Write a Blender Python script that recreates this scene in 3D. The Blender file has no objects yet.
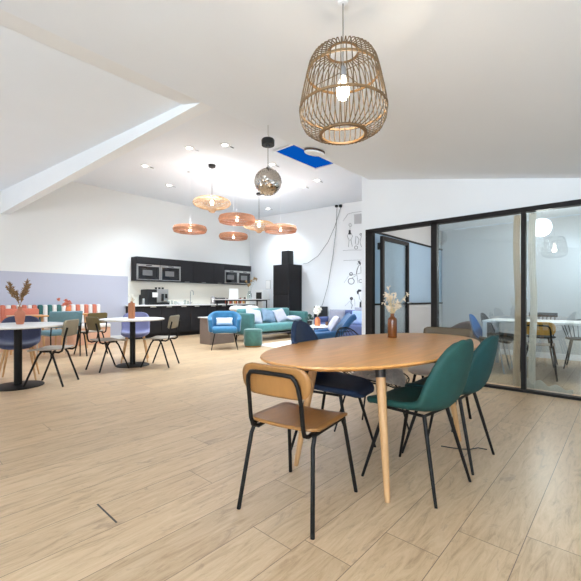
import bpy, bmesh, math, random
from mathutils import Vector, Matrix
random.seed(7)
PI = math.pi
scn = bpy.context.scene
COL = scn.collection
# ------------------------------------------------------------------ survey of the photograph (metres)
FPX, CXP, YHP, HC = 370.0, 290.5, 299.0, 1.06
AZ = math.radians(42.2)
UX, UY = math.sin(AZ), math.cos(AZ)
VX, VY = -math.cos(AZ), math.sin(AZ)
def at_d(x, y, d):
    s = (x-CXP)/FPX*d
    return Vector((s*UX+d*UY, s*VX+d*VY, HC+(YHP-y)/FPX*d))
def at_z(x, y, z=0): return at_d(x, y, (z-HC)*FPX/(YHP-y))
def at_x(x, y, X): return at_d(x, y, X/((x-CXP)/FPX*UX+UY))
def at_y(x, y, Y): return at_d(x, y, Y/((x-CXP)/FPX*VX+VY))
def kz(Y): return 3.93-.04*(10-Y)                 # lounge ceiling height
def nz(Y): return 2.85-.21*(2.86-Y)               # sloping ceiling height

# ------------------------------------------------------------------ materials
def lin(c):
    c = c/255.0
    return c/12.92 if c <= .04045 else ((c+.055)/1.055)**2.4
def rgb(c): return (lin(c[0]), lin(c[1]), lin(c[2]), 1)
def base_mat(name):
    m = bpy.data.materials.new(name); m.use_nodes = True
    return m, m.node_tree.nodes, m.node_tree.links, m.node_tree.nodes['Principled BSDF']
def mat(name, c, rough=.5, metal=0, var=.0, scale=8, bump=0, sheen=0, spec=.5, emit=None, estr=0, stretch=None, trans=0):
    m, N, L, P = base_mat(name)
    P.inputs['Base Color'].default_value = rgb(c)
    P.inputs['Roughness'].default_value = rough
    P.inputs['Metallic'].default_value = metal
    P.inputs['Specular IOR Level'].default_value = spec
    if sheen:
        P.inputs['Sheen Weight'].default_value = sheen
        P.inputs['Sheen Roughness'].default_value = .4
    if emit:
        P.inputs['Emission Color'].default_value = rgb(emit); P.inputs['Emission Strength'].default_value = estr
    if trans: P.inputs['Transmission Weight'].default_value = trans
    if var or bump:
        tc = N.new('ShaderNodeTexCoord'); no = N.new('ShaderNodeTexNoise')
        no.inputs['Scale'].default_value = scale; no.inputs['Detail'].default_value = 4
        if stretch:
            mp = N.new('ShaderNodeMapping'); mp.inputs['Scale'].default_value = stretch
            L.new(tc.outputs['Object'], mp.inputs['Vector']); L.new(mp.outputs['Vector'], no.inputs['Vector'])
        else: L.new(tc.outputs['Object'], no.inputs['Vector'])
        if var:
            mx = N.new('ShaderNodeMix'); mx.data_type = 'RGBA'
            d = [max(0, v*(1-var)) for v in c]; e = [min(255, v*(1+var*.6)) for v in c]
            mx.inputs[6].default_value = rgb(d); mx.inputs[7].default_value = rgb(e)
            L.new(no.outputs['Fac'], mx.inputs[0]); L.new(mx.outputs[2], P.inputs['Base Color'])
        if bump:
            b = N.new('ShaderNodeBump'); b.inputs['Strength'].default_value = bump; b.inputs['Distance'].default_value = .01
            L.new(no.outputs['Fac'], b.inputs['Height']); L.new(b.outputs['Normal'], P.inputs['Normal'])
    return m
def glass_mat(name, tint, refl=.10, rough=0.0):
    m = bpy.data.materials.new(name); m.use_nodes = True
    N, L = m.node_tree.nodes, m.node_tree.links; N.clear()
    o = N.new('ShaderNodeOutputMaterial'); mx = N.new('ShaderNodeMixShader')
    t = N.new('ShaderNodeBsdfTransparent'); t.inputs['Color'].default_value = rgb(tint)
    g = N.new('ShaderNodeBsdfGlossy'); g.inputs['Roughness'].default_value = rough
    g.inputs['Color'].default_value = (.94, .98, 1, 1)
    lw = N.new('ShaderNodeLayerWeight'); lw.inputs['Blend'].default_value = .25
    ma = N.new('ShaderNodeMath'); ma.operation = 'MULTIPLY_ADD'; ma.inputs[1].default_value = .42; ma.inputs[2].default_value = refl
    L.new(lw.outputs['Fresnel'], ma.inputs[0]); L.new(ma.outputs[0], mx.inputs[0])
    L.new(t.outputs[0], mx.inputs[1]); L.new(g.outputs[0], mx.inputs[2]); L.new(mx.outputs[0], o.inputs['Surface'])
    return m
def cloth_mat(name, c):
    m, N, L, P = base_mat(name)
    P.inputs['Base Color'].default_value = rgb(c); P.inputs['Roughness'].default_value = .9
    t = N.new('ShaderNodeBsdfTranslucent'); t.inputs['Color'].default_value = rgb(c)
    mx = N.new('ShaderNodeMixShader'); mx.inputs[0].default_value = .72
    L.new(P.outputs[0], mx.inputs[1]); L.new(t.outputs[0], mx.inputs[2]); L.new(mx.outputs[0], N['Material Output'].inputs['Surface'])
    return m
def floor_mat():
    m, N, L, P = base_mat('oak_planks')
    def math_(op, a, b=None, c=None):
        n = N.new('ShaderNodeMath'); n.operation = op
        for i, v in enumerate((a, b, c)):
            if v is None: continue
            if isinstance(v, (int, float)): n.inputs[i].default_value = v
            else: L.new(v, n.inputs[i])
        return n.outputs[0]
    tc = N.new('ShaderNodeTexCoord'); sp = N.new('ShaderNodeSeparateXYZ'); L.new(tc.outputs['Object'], sp.inputs[0])
    X, Y = sp.outputs[0], sp.outputs[1]
    ry = math_('DIVIDE', math_('SUBTRACT', Y, .3295), .239)
    row = math_('FLOOR', ry); fy = math_('SUBTRACT', ry, row)
    wn = N.new('ShaderNodeTexWhiteNoise'); wn.noise_dimensions = '1D'; L.new(math_('ADD', row, 31.3), wn.inputs['W'])
    rx = math_('DIVIDE', math_('ADD', X, math_('MULTIPLY', wn.outputs['Value'], 2.06)), 2.06)
    col = math_('FLOOR', rx); fx = math_('SUBTRACT', rx, col)
    ey = math_('MULTIPLY', math_('MINIMUM', fy, math_('SUBTRACT', 1, fy)), .239)
    ex = math_('MULTIPLY', math_('MINIMUM', fx, math_('SUBTRACT', 1, fx)), 2.06)
    gap = math_('LESS_THAN', math_('MINIMUM', ex, ey), .0016)
    # one board joint that stands open
    o1 = math_('LESS_THAN', math_('ABSOLUTE', math_('SUBTRACT', X, .746)), .0045)
    o2 = math_('LESS_THAN', math_('ABSOLUTE', math_('SUBTRACT', Y, 1.906)), .118)
    opn = math_('MULTIPLY', o1, o2)
    cb = N.new('ShaderNodeCombineXYZ'); L.new(row, cb.inputs[0]); L.new(col, cb.inputs[1])
    w2 = N.new('ShaderNodeTexWhiteNoise'); w2.noise_dimensions = '3D'; L.new(cb.outputs[0], w2.inputs['Vector'])
    # grain
    gv = N.new('ShaderNodeCombineXYZ')
    L.new(math_('ADD', math_('MULTIPLY', X, 2.2), math_('MULTIPLY', w2.outputs['Value'], 37)), gv.inputs[0])
    L.new(math_('MULTIPLY', Y, 15), gv.inputs[1]); L.new(row, gv.inputs[2])
    n1 = N.new('ShaderNodeTexNoise'); n1.inputs['Scale'].default_value = 1.6; n1.inputs['Detail'].default_value = 11
    n1.inputs['Roughness'].default_value = .72; n1.inputs['Distortion'].default_value = 1.1; L.new(gv.outputs[0], n1.inputs['Vector'])
    gv2 = N.new('ShaderNodeCombineXYZ')
    L.new(math_('ADD', math_('MULTIPLY', X, 2.6), math_('MULTIPLY', w2.outputs['Value'], 91)), gv2.inputs[0])
    L.new(math_('MULTIPLY', Y, 7.0), gv2.inputs[1]); L.new(row, gv2.inputs[2])
    n2 = N.new('ShaderNodeTexNoise'); n2.inputs['Scale'].default_value = .9; n2.inputs['Detail'].default_value = 8; n2.inputs['Roughness'].default_value = .7; n2.inputs['Distortion'].default_value = 2.2; L.new(gv2.outputs[0], n2.inputs['Vector'])
    r1 = N.new('ShaderNodeValToRGB'); e = r1.color_ramp.elements
    e[0].position = .30; e[0].color = rgb((168, 138, 106)); e[1].position = .62; e[1].color = rgb((216, 187, 152))
    x = r1.color_ramp.elements.new(.46); x.color = rgb((203, 172, 135))
    L.new(n1.outputs['Fac'], r1.inputs[0])
    r2 = N.new('ShaderNodeValToRGB'); e = r2.color_ramp.elements
    e[0].position = .57; e[0].color = (0, 0, 0, 1); e[1].position = .68; e[1].color = (1, 1, 1, 1); L.new(n2.outputs['Fac'], r2.inputs[0])
    k = N.new('ShaderNodeMix'); k.data_type = 'RGBA'; k.inputs[7].default_value = rgb((150, 122, 98))
    fk = math_('MULTIPLY', r2.outputs[0], .55); L.new(fk, k.inputs[0]); L.new(r1.outputs[0], k.inputs[6])
    tn = N.new('ShaderNodeMix'); tn.data_type = 'RGBA'; tn.blend_type = 'MULTIPLY'; tn.inputs[0].default_value = 1
    tv = N.new('ShaderNodeMix'); tv.data_type = 'RGBA'; tv.inputs[6].default_value = (.86, .85, .84, 1); tv.inputs[7].default_value = (1, 1, 1, 1)
    L.new(w2.outputs['Value'], tv.inputs[0]); L.new(k.outputs[2], tn.inputs[6]); L.new(tv.outputs[2], tn.inputs[7])
    g = N.new('ShaderNodeMix'); g.data_type = 'RGBA'; g.inputs[7].default_value = rgb((120, 98, 78)); L.new(gap, g.inputs[0]); L.new(tn.outputs[2], g.inputs[6])
    g2 = N.new('ShaderNodeMix'); g2.data_type = 'RGBA'; g2.inputs[7].default_value = rgb((35, 28, 24)); L.new(opn, g2.inputs[0]); L.new(g.outputs[2], g2.inputs[6])
    L.new(g2.outputs[2], P.inputs['Base Color'])
    L.new(math_('MULTIPLY_ADD', n1.outputs['Fac'], .22, .24), P.inputs['Roughness'])
    P.inputs['Specular IOR Level'].default_value = .5
    b = N.new('ShaderNodeBump'); b.inputs['Strength'].default_value = .12; b.inputs['Distance'].default_value = .004
    L.new(math_('SUBTRACT', n1.outputs['Fac'], math_('MULTIPLY', gap, .6)), b.inputs['Height']); L.new(b.outputs['Normal'], P.inputs['Normal'])
    return m
def kitchen_wall_mat():
    m, N, L, P = base_mat('painted_wall_two_tone')
    tc = N.new('ShaderNodeTexCoord'); sp = N.new('ShaderNodeSeparateXYZ'); L.new(tc.outputs['Object'], sp.inputs[0])
    def lt(s, v):
        n = N.new('ShaderNodeMath'); n.operation = 'LESS_THAN'; L.new(s, n.inputs[0]); n.inputs[1].default_value = v; return n.outputs[0]
    a, b = lt(sp.outputs[0], 4.47), lt(sp.outputs[2], 1.67)
    mu = N.new('ShaderNodeMath'); mu.operation = 'MULTIPLY'; L.new(a, mu.inputs[0]); L.new(b, mu.inputs[1])
    mx = N.new('ShaderNodeMix'); mx.data_type = 'RGBA'; mx.inputs[6].default_value = rgb((236, 236, 233)); mx.inputs[7].default_value = rgb((190, 192, 206))
    L.new(mu.outputs[0], mx.inputs[0]); L.new(mx.outputs[2], P.inputs['Base Color']); P.inputs['Roughness'].default_value = .75
    return m

M = dict(
 floor=floor_mat(), kwall=kitchen_wall_mat(),
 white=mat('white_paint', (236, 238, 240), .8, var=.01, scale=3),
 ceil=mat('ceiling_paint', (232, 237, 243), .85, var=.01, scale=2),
 mwall=mat('pale_blue_grey_paint', (194, 196, 199), .8, var=.01, scale=3),  # white walls, the room's dim cool light put into their colour
 splash=mat('cream_splashback', (235, 232, 220), .35),
 frame=mat('black_door_frame', (32, 29, 28), .55, spec=.2),
 glass=glass_mat('partition_glass', (232, 240, 243), .07),
 wglass=glass_mat('window_glass', (245, 248, 250), .03),
 clear=glass_mat('vase_glass', (246, 248, 248), .04),
 frost=mat('pale_blue_panel', (158, 184, 208), .3, spec=.6),
 oak=mat('oak_veneer', (212, 150, 82), .32, var=.16, scale=3, stretch=(1.5, 14, 14), bump=.02),
 oakleg=mat('oak_leg', (205, 158, 108), .45, var=.14, scale=4, stretch=(12, 12, 1.5)),
 ply=mat('beech_plywood', (156, 108, 58), .36, var=.14, scale=4, stretch=(12, 2, 2), bump=.02),
 blackm=mat('black_metal', (20, 17, 15), .5, spec=.25),
 darkcap=mat('dark_collar', (40, 34, 30), .5),
 brass=mat('brass_foot', (150, 112, 60), .35, metal=.8),
 navy=mat('navy_velvet', (22, 42, 70), .75, var=.18, scale=30, bump=.1),
 navyd=mat('dark_navy_velvet', (36, 54, 70), .75, var=.15, scale=30, sheen=.3, bump=.1),
 green=mat('green_velvet', (20, 72, 66), .7, var=.18, scale=25, bump=.1),
 teal=mat('teal_velvet', (6, 64, 65), .7, var=.18, scale=25, bump=.1),
 olive=mat('olive_laminate', (92, 78, 58), .5, var=.08, scale=10),
 oliveb=mat('dark_olive_laminate', (104, 90, 52), .45, var=.08, scale=10),
 oliveg=mat('grey_olive_laminate', (146, 136, 114), .45, var=.08, scale=10),
 greyseat=mat('grey_seat', (178, 168, 156), .5, var=.06, scale=10),
 slate=mat('slate_blue_fabric', (64, 68, 94), .85, var=.12, scale=60, sheen=.2, bump=.15),
 lav=mat('lavender_fabric', (120, 121, 158), .85, var=.1, scale=60, sheen=.2, bump=.15),
 steelblue=mat('teal_blue_leather', (100, 136, 146), .5, var=.1, scale=20),
 chrome=mat('chrome', (210, 210, 212), .18, metal=1),
 steel=mat('brushed_steel', (190, 190, 188), .35, metal=.9),
 marble=mat('white_marble_top', (236, 234, 230), .25, var=.05, scale=5),
 coral=mat('coral_fabric', (212, 122, 98), .85, var=.08, scale=50, bump=.1),
 wfab=mat('white_fabric', (236, 230, 224), .85, var=.05, scale=50, bump=.1),
 tealfab=mat('bottle_teal_fabric', (58, 108, 104), .85, var=.1, scale=50, bump=.1),
 peach=mat('peach_bench_base', (216, 170, 142), .7, var=.06, scale=10),
 blackc=mat('anthracite_laminate', (46, 45, 47), .6, var=.05, scale=12, spec=.12),
 ovenglass=mat('oven_black_glass', (30, 30, 32), .12),
 ovenwin=mat('oven_window', (108, 108, 108), .2),
 worktop=mat('white_worktop', (240, 240, 238), .3),
 black=mat('black_plastic', (26, 26, 27), .45),
 grille=mat('speaker_grille', (36, 36, 38), .9, var=.3, scale=200),
 grey=mat('grey_plastic', (140, 140, 142), .45),
 paper=mat('white_paper', (245, 244, 242), .7),
 redjar=mat('red_spice', (176, 72, 52), .4), brownjar=mat('brown_spice', (120, 82, 58), .4), ochre=mat('ochre_spice', (196, 150, 84), .4),
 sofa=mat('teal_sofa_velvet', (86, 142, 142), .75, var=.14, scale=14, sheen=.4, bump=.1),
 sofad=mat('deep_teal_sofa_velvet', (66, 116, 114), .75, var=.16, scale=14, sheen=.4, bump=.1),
 pouf=mat('green_pouf_velvet', (72, 118, 108), .7, var=.25, scale=12, sheen=.5, bump=.1),
 bluechair=mat('sky_blue_velvet', (48, 114, 154), .75, var=.12, scale=16, sheen=.3, bump=.1),
 lounge=mat('royal_blue_velvet', (28, 80, 124), .75, var=.14, scale=16, sheen=.3, bump=.1),
 psofa=mat('periwinkle_fabric', (82, 94, 136), .85, var=.1, scale=40, bump=.1),
 greycush=mat('grey_fabric', (146, 146, 158), .9, var=.1, scale=40, bump=.1),
 lilac=mat('lilac_white_fabric', (198, 196, 208), .9, var=.1, scale=9, bump=.1),
 bluegrey=mat('blue_grey_fabric', (120, 142, 162), .9, var=.3, scale=9, bump=.1),
 pblue=mat('pale_blue_fabric', (150, 172, 216), .9, var=.12, scale=20, bump=.1),
 fur=mat('grey_fur', (206, 196, 184), .95, var=.3, scale=22, bump=.6, sheen=.3),
 wfur=mat('white_fur', (240, 236, 232), .95, var=.06, scale=30, bump=.5),
 cablem=mat('black_cable', (60, 60, 60), .6),
 terr=mat('terracotta', (188, 116, 88), .7, var=.1, scale=20),
 copper=mat('copper_wood', (178, 112, 72), .4, var=.12, scale=6, stretch=(1, 1, 6)),
 brownbottle=mat('brown_glazed_bottle', (112, 62, 26), .22, var=.12, scale=10),
 orange=mat('orange_ceramic', (222, 130, 82), .35),
 cream=mat('cream_dried_petals', (232, 214, 188), .8, var=.1, scale=60),
 straw=mat('straw_stem', (206, 184, 142), .8),
 pampas=mat('brown_pampas', (150, 116, 78), .9, var=.3, scale=60),
 whitefl=mat('white_dried_petals', (242, 238, 226), .8),
 pinkfl=mat('salmon_petals', (222, 132, 106), .8, var=.2, scale=60),
 yellowfl=mat('ochre_petals', (172, 140, 92), .7, var=.2, scale=60),
 leaf=mat('green_leaf', (74, 98, 66), .6, var=.2, scale=20),
 darkleaf=mat('dark_leaf', (52, 82, 74), .6, var=.2, scale=20),
 bamboo=mat('bamboo_rib', (88, 70, 46), .55, var=.15, scale=20),
 bamboob=mat('bamboo_hoop', (112, 84, 50), .5, var=.15, scale=20),
 cord=mat('grey_flex', (120, 118, 114), .6),
 rattan=mat('natural_rattan', (196, 160, 122), .7, var=.1, scale=30),
 coppershade=mat('copper_woven', (190, 136, 104), .5, var=.3, scale=26, metal=.15),
 bulb=mat('glowing_bulb', (255, 244, 225), .3, emit=(255, 240, 215), estr=7),
 spot=mat('glowing_spot', (255, 255, 255), .3, emit=(255, 252, 246), estr=12),
 globe=mat('glowing_globe', (255, 255, 255), .5, emit=(255, 254, 250), estr=2.2),
 mirror=mat('mirror_tile', (215, 208, 200), .04, metal=1),
 skyblue=mat('dusk_sky_pane', (1, 3, 8), 1.0, spec=0, emit=(6, 78, 168), estr=1.0),
 drape=cloth_mat('beige_linen_curtain', (238, 224, 204)),
 sheer=cloth_mat('white_sheer_curtain', (246, 242, 234)),
 boxwood=mat('grey_brown_cabinet', (122, 106, 96), .55, var=.12, scale=5, stretch=(2, 12, 12)),
 greytop=mat('grey_table_top', (214, 210, 205), .4),
 rug=mat('cream_rug', (238, 234, 228), .95, var=.05, scale=80, bump=.4),
 ink=mat('mural_ink', (112, 112, 116), .8), inkd=mat('mural_black', (52, 52, 56), .8), inkl=mat('mural_grey', (184, 184, 186), .8),
 tabwhite=mat('white_table_laminate', (238, 238, 236), .35),
 brownl=mat('brown_leather', (96, 72, 62), .5, var=.12, scale=12),
 blueplas=mat('blue_shell', (28, 98, 164), .5), greyplas=mat('charcoal_shell', (60, 62, 66), .6), darkseat=mat('dark_seat', (84, 80, 74), .7),
 mustard=mat('honey_plywood', (224, 164, 70), .4, var=.12, scale=5, stretch=(12, 2, 2)),
)
# ------------------------------------------------------------------ mesh helpers
class MB:
    def __init__(s): s.bm = bmesh.new()
    def box(s, c, d, rz=0, bev=0, mi=0):
        n = bmesh.new(); bmesh.ops.create_cube(n, size=1)
        bmesh.ops.scale(n, vec=d, verts=n.verts)
        if bev: bmesh.ops.bevel(n, geom=list(n.edges), offset=bev, segments=3, affect='EDGES', profile=.5)
        bmesh.ops.rotate(n, cent=(0, 0, 0), matrix=Matrix.Rotation(rz, 3, 'Z'), verts=n.verts)
        bmesh.ops.translate(n, vec=c, verts=n.verts)
        for f in n.faces: f.material_index = mi
        return s.merge(n)
    def merge(s, n):
        me = bpy.data.meshes.new('t'); n.to_mesh(me); s.bm.from_mesh(me); bpy.data.meshes.remove(me); n.free(); return s
    def tube(s, pts, r, seg=8, closed=False, cap=True):
        pts = [Vector(p) for p in pts]; n = len(pts)
        rs = r if isinstance(r, (list, tuple)) else [r]*n
        rings = []; up = None
        for i, p in enumerate(pts):
            if closed: t = pts[(i+1) % n]-pts[i-1]
            else: t = pts[min(i+1, n-1)]-pts[max(i-1, 0)]
            t.normalize()
            if up is None:
                up = Vector((0, 0, 1)) if abs(t.z) < .9 else Vector((1, 0, 0))
            a = up-t*up.dot(t)
            if a.length < 1e-4: a = Vector((1, 0, 0))-t*t.x
            a.normalize(); up = a; b = t.cross(a)
            rings.append([s.bm.verts.new(p+(a*math.cos(2*PI*k/seg)+b*math.sin(2*PI*k/seg))*rs[i]) for k in range(seg)])
        rg = range(n if closed else n-1)
        for i in rg:
            A, B = rings[i], rings[(i+1) % n]
            for k in range(seg):
                try: s.bm.faces.new((A[k], A[(k+1) % seg], B[(k+1) % seg], B[k]))
                except ValueError: pass
        if cap and not closed:
            s.bm.faces.new(rings[0][::-1]); s.bm.faces.new(rings[-1])
        return s
    def lathe(s, prof, c=(0, 0, 0), seg=28, mi=0):
        c = Vector(c); rings = []
        for r, z in prof:
            if r < 1e-5: rings.append([s.bm.verts.new(c+Vector((0, 0, z)))])
            else: rings.append([s.bm.verts.new(c+Vector((r*math.cos(2*PI*k/seg), r*math.sin(2*PI*k/seg), z))) for k in range(seg)])
        for A, B in zip(rings, rings[1:]):
            for k in range(seg):
                k2 = (k+1) % seg
                if len(A) == 1 and len(B) == 1: continue
                if len(A) == 1: f = (A[0], B[k2], B[k])
                elif len(B) == 1: f = (A[k], A[k2], B[0])
                else: f = (A[k], A[k2], B[k2], B[k])
                q = s.bm.faces.new(f); q.material_index = mi
        return s
    def blob(s, c, r, rot=None, sub=2, noise=0):
        n = bmesh.new(); bmesh.ops.create_icosphere(n, subdivisions=sub, radius=1)
        if noise:
            for v in n.verts: v.co *= 1+random.uniform(-noise, noise)
        bmesh.ops.scale(n, vec=r if hasattr(r, '__len__') else (r, r, r), verts=n.verts)
        if rot is not None: bmesh.ops.rotate(n, cent=(0, 0, 0), matrix=rot, verts=n.verts)
        bmesh.ops.translate(n, vec=c, verts=n.verts)
        return s.merge(n)
    def poly(s, pts, d, mi=0):          # polygon extruded along vector d
        d = Vector(d); A = [s.bm.verts.new(Vector(p)) for p in pts]; B = [s.bm.verts.new(Vector(p)+d) for p in pts]
        n = len(A)
        for f in [A[::-1], B]+[[A[i], A[(i+1) % n], B[(i+1) % n], B[i]] for i in range(n)]:
            q = s.bm.faces.new(f); q.material_index = mi
        return s
    def grid(s, fn, nu, nv):
        V = [[s.bm.verts.new(fn(i/nu, j/nv)) for j in range(nv+1)] for i in range(nu+1)]
        for i in range(nu):
            for j in range(nv): s.bm.faces.new((V[i][j], V[i+1][j], V[i+1][j+1], V[i][j+1]))
        return s
    def map(s, fn):
        for v in s.bm.verts: v.co = fn(v.co)
        return s
    def build(s, name, m, parent=None, smooth=True, bevel=0, solid=0, sub=0, loc=None, rz=0, offset=0):
        bmesh.ops.recalc_face_normals(s.bm, faces=s.bm.faces)
        me = bpy.data.meshes.new(name); s.bm.to_mesh(me); s.bm.free()
        for x in (m if isinstance(m, list) else [m]): me.materials.append(x)
        o = bpy.data.objects.new(name, me); COL.objects.link(o)
        if smooth:
            me.polygons.foreach_set('use_smooth', [True]*len(me.polygons))
            me.set_sharp_from_angle(angle=math.radians(40))
        if parent: o.parent = parent
        if loc is not None: o.location = loc
        o.rotation_euler.z = rz
        if solid:
            k = o.modifiers.new('solid', 'SOLIDIFY'); k.thickness = solid; k.offset = offset
        if bevel:
            k = o.modifiers.new('bevel', 'BEVEL'); k.width = bevel; k.segments = 3; k.limit_method = 'ANGLE'
        if sub:
            k = o.modifiers.new('sub', 'SUBSURF'); k.levels = sub; k.render_levels = sub
        return o
def thing(name, label, cat, loc=(0, 0, 0), rz=0, group=None):
    o = bpy.data.objects.new(name, None); COL.objects.link(o); o.empty_display_size = .1
    o.location = loc; o.rotation_euler.z = rz; return tag(o, label, cat, group)
def tag(o, label, cat, group=None):
    o['label'] = label; o['category'] = cat
    if group: o['group'] = group
    return o
def struct(o): o['kind'] = 'structure'; return o
def kids(o): return [c for c in COL.objects if c.parent == o]
def copy_tree(o, parent=None):
    c = o.copy(); COL.objects.link(c)
    if parent: c.parent = parent
    for ch in kids(o): copy_tree(ch, c)
    return c
def dup(o, loc, rz, label=None, group=None):
    c = copy_tree(o); c.location = loc; c.rotation_euler.z = rz
    if label: c['label'] = label
    if group: c['group'] = group
    return c
def face(deg): return math.radians(deg-90)       # local +y looks along this bearing
def rrect(w, h, r, n=6):
    P = []
    for cx, cy, a in ((w/2-r, h/2-r, 0), (-w/2+r, h/2-r, 90), (-w/2+r, -h/2+r, 180), (w/2-r, -h/2+r, 270)):
        for k in range(n+1):
            t = math.radians(a+90*k/n); P.append((cx+r*math.cos(t), cy+r*math.sin(t)))
    return P
def arc(p0, p1, p2, n=6):
    p0, p1, p2 = Vector(p0), Vector(p1), Vector(p2)
    return [p0*(1-t)**2+p1*2*t*(1-t)+p2*t*t for t in [k/n for k in range(n+1)]]
def label_cam(o): return o

# ================================================================== SETTING
S = lambda mb, name, m, **k: struct(mb.build(name, m, smooth=False, **k))
S(MB().box((2.95, 3.85, -.05), (12.4, 12.7, .1)), 'floor', M['floor'])
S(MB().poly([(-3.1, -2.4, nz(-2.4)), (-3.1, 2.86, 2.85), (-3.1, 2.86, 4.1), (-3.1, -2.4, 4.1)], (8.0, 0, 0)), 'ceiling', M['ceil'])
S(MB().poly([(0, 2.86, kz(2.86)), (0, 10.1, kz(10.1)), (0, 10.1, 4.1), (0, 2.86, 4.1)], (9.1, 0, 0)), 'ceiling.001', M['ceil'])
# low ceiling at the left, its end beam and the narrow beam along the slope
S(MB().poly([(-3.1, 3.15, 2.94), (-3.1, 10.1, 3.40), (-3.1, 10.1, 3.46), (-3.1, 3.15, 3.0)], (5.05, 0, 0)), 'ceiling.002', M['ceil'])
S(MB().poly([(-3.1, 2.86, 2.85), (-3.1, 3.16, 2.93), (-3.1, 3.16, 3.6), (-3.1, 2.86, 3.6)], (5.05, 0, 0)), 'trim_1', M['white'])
bm_ = MB()
bm_.poly([(1.96, 2.87, 2.84), (2.10, 2.87, 2.84), (2.10, 2.87, 3.9), (1.96, 2.87, 3.9)], (0, .001, 0)); bm_.bm.clear()
vv = [bm_.bm.verts.new(p) for p in ((1.955, 2.87, 2.856), (2.09, 2.87, 2.856), (2.09, 2.87, 3.63), (1.955, 2.87, 3.63), (1.72, 10, 2.91), (1.86, 10, 2.91), (1.86, 10, 3.92), (1.72, 10, 3.92))]
for f in ((0, 1, 2, 3), (7, 6, 5, 4), (0, 4, 5, 1), (1, 5, 6, 2), (2, 6, 7, 3), (3, 7, 4, 0)): bm_.bm.faces.new([vv[i] for i in f])
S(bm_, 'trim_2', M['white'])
# walls
S(MB().box((2.95, 10.05, 2.05), (12.4, .1, 4.1)), 'wall_kitchen', M['kwall'])
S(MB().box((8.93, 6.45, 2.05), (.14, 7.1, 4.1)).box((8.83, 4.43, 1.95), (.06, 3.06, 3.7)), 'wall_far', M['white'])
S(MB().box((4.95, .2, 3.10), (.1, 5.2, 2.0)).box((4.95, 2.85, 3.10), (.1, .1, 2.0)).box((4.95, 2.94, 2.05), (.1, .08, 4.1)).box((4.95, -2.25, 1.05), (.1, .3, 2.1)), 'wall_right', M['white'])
S(MB().box((6.9, 2.94, .49), (3.8, .06, .98)).box((6.9, 2.94, 3.1), (3.8, .06, 2.0)), 'wall_divide', M['mwall'])
S(MB().box((8.05, .25, 1.25), (.1, 5.3, 2.5)), 'wall_meeting', M['mwall'])
S(MB().box((6.5, .26, 2.55), (3.0, 5.28, .08)), 'ceiling.003', M['ceil'])
# daylight facades behind the camera
def facade(name, horizontal, n, z0, z1, a0, a1, c, top):
    """wall with n tall windows; c is the fixed coordinate"""
    w = (a1-a0)/n; g = MB(); fr = MB(); pn = MB()
    def bx(mb, a, b, zl, zh, t=.1, bev=0):
        if b-a < .001 or zh-zl < .001: return
        if horizontal: mb.box(((a+b)/2, c, (zl+zh)/2), (b-a, t, zh-zl))
        else: mb.box((c, (a+b)/2, (zl+zh)/2), (t, b-a, zh-zl))
    bx(g, a0, a1, 0, z0); bx(g, a0, a1, z1, top)
    for i in range(n+1):
        x = a0+i*w; bx(g, max(a0, x-.15), min(a1, x+.15), z0, z1)
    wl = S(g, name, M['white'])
    k = {'wall_back': 4, 'wall_left': 7, 'wall_left.001': 9}[name]
    for i in range(n):
        f = MB(); A, B = a0+i*w+.15, a0+(i+1)*w-.15
        for q in ((A, A+.05, z0, z1), (B-.05, B, z0, z1), (A+.05, B-.05, z0, z0+.05), (A+.05, B-.05, z1-.05, z1)): bx(f, *q, t=.06)
        wi = struct(f.build('window_%d' % (k+i), M['frame'], smooth=False))
        p = MB(); bx(p, A+.05, B-.05, z0+.05, z1-.05, t=.01); p.build('pane', M['wglass'], wi, smooth=False)
facade('wall_back', True, 3, .7, 1.72, -3, 4.9, -2.35, 1.85)
facade('wall_left', False, 2, .5, 2.05, -2.3, .4, -3.05, 4.1)
facade('wall_left.001', False, 2, .5, 2.5, 5.2, 10.0, -3.05, 4.1)
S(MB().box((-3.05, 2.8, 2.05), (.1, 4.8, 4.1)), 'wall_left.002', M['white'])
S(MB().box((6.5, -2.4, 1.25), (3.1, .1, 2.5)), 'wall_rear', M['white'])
# white skirting
S(MB().box((3.2, 9.985, .05), (2.4, .02, .1)), 'baseboard_kitchen', M['white'])
S(MB().box((8.79, 4.5, .05), (.02, 2.9, .1)), 'baseboard_far', M['white'])
S(MB().box((7.99, .2, .05), (.02, 5.0, .1)), 'baseboard_meeting', M['white'])

# glazed partition: frame, mullions, panes
wn = struct(MB().box((4.92, .34, 2.072), (.09, 5.12, .055)).box((4.92, .0, .014), (.09, 3.6, .028))
  .box((4.92, 2.845, 1.03), (.09, .11, 2.06)).box((4.92, 1.875, 1.05), (.09, .075, 2.04)).box((4.92, .865, 1.05), (.07, .045, 2.04))
  .box((4.92, -.6, 1.05), (.07, .045, 2.04)).build('window_1', M['frame'], smooth=False))
for a, b in ((.89, 1.835), (-.575, .84), (-2.1, -.625)):
    MB().box((4.925, (a+b)/2, 1.05), (.012, b-a, 1.99)).build('pane', M['glass'], wn, smooth=False)
# open door leaf lying along +X
dr = struct(MB().box((4.98+.045, 2.70, 1.0), (.06, .045, 2.0)).box((5.87, 2.70, 1.0), (.06, .045, 2.0)).box((5.45, 2.70, 1.975), (.8, .045, .055)).box((5.45, 2.70, .05), (.8, .045, .09)).build('door_1', M['frame'], smooth=False))
MB().box((5.45, 2.70, 1.02), (.8, .012, 1.86)).build('pane', M['glass'], dr, smooth=False)
h = MB().tube([(5.86, 2.68, 1.0), (5.86, 2.63, 1.0), (5.74, 2.63, 1.0)], .009); h.build('door_handle', M['steel'], dr)
MB().box((5.0, 2.74, 1.85), (.05, .03, .1)).box((5.0, 2.74, .2), (.05, .03, .1)).build('hinge', M['black'], dr, smooth=False)
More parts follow.
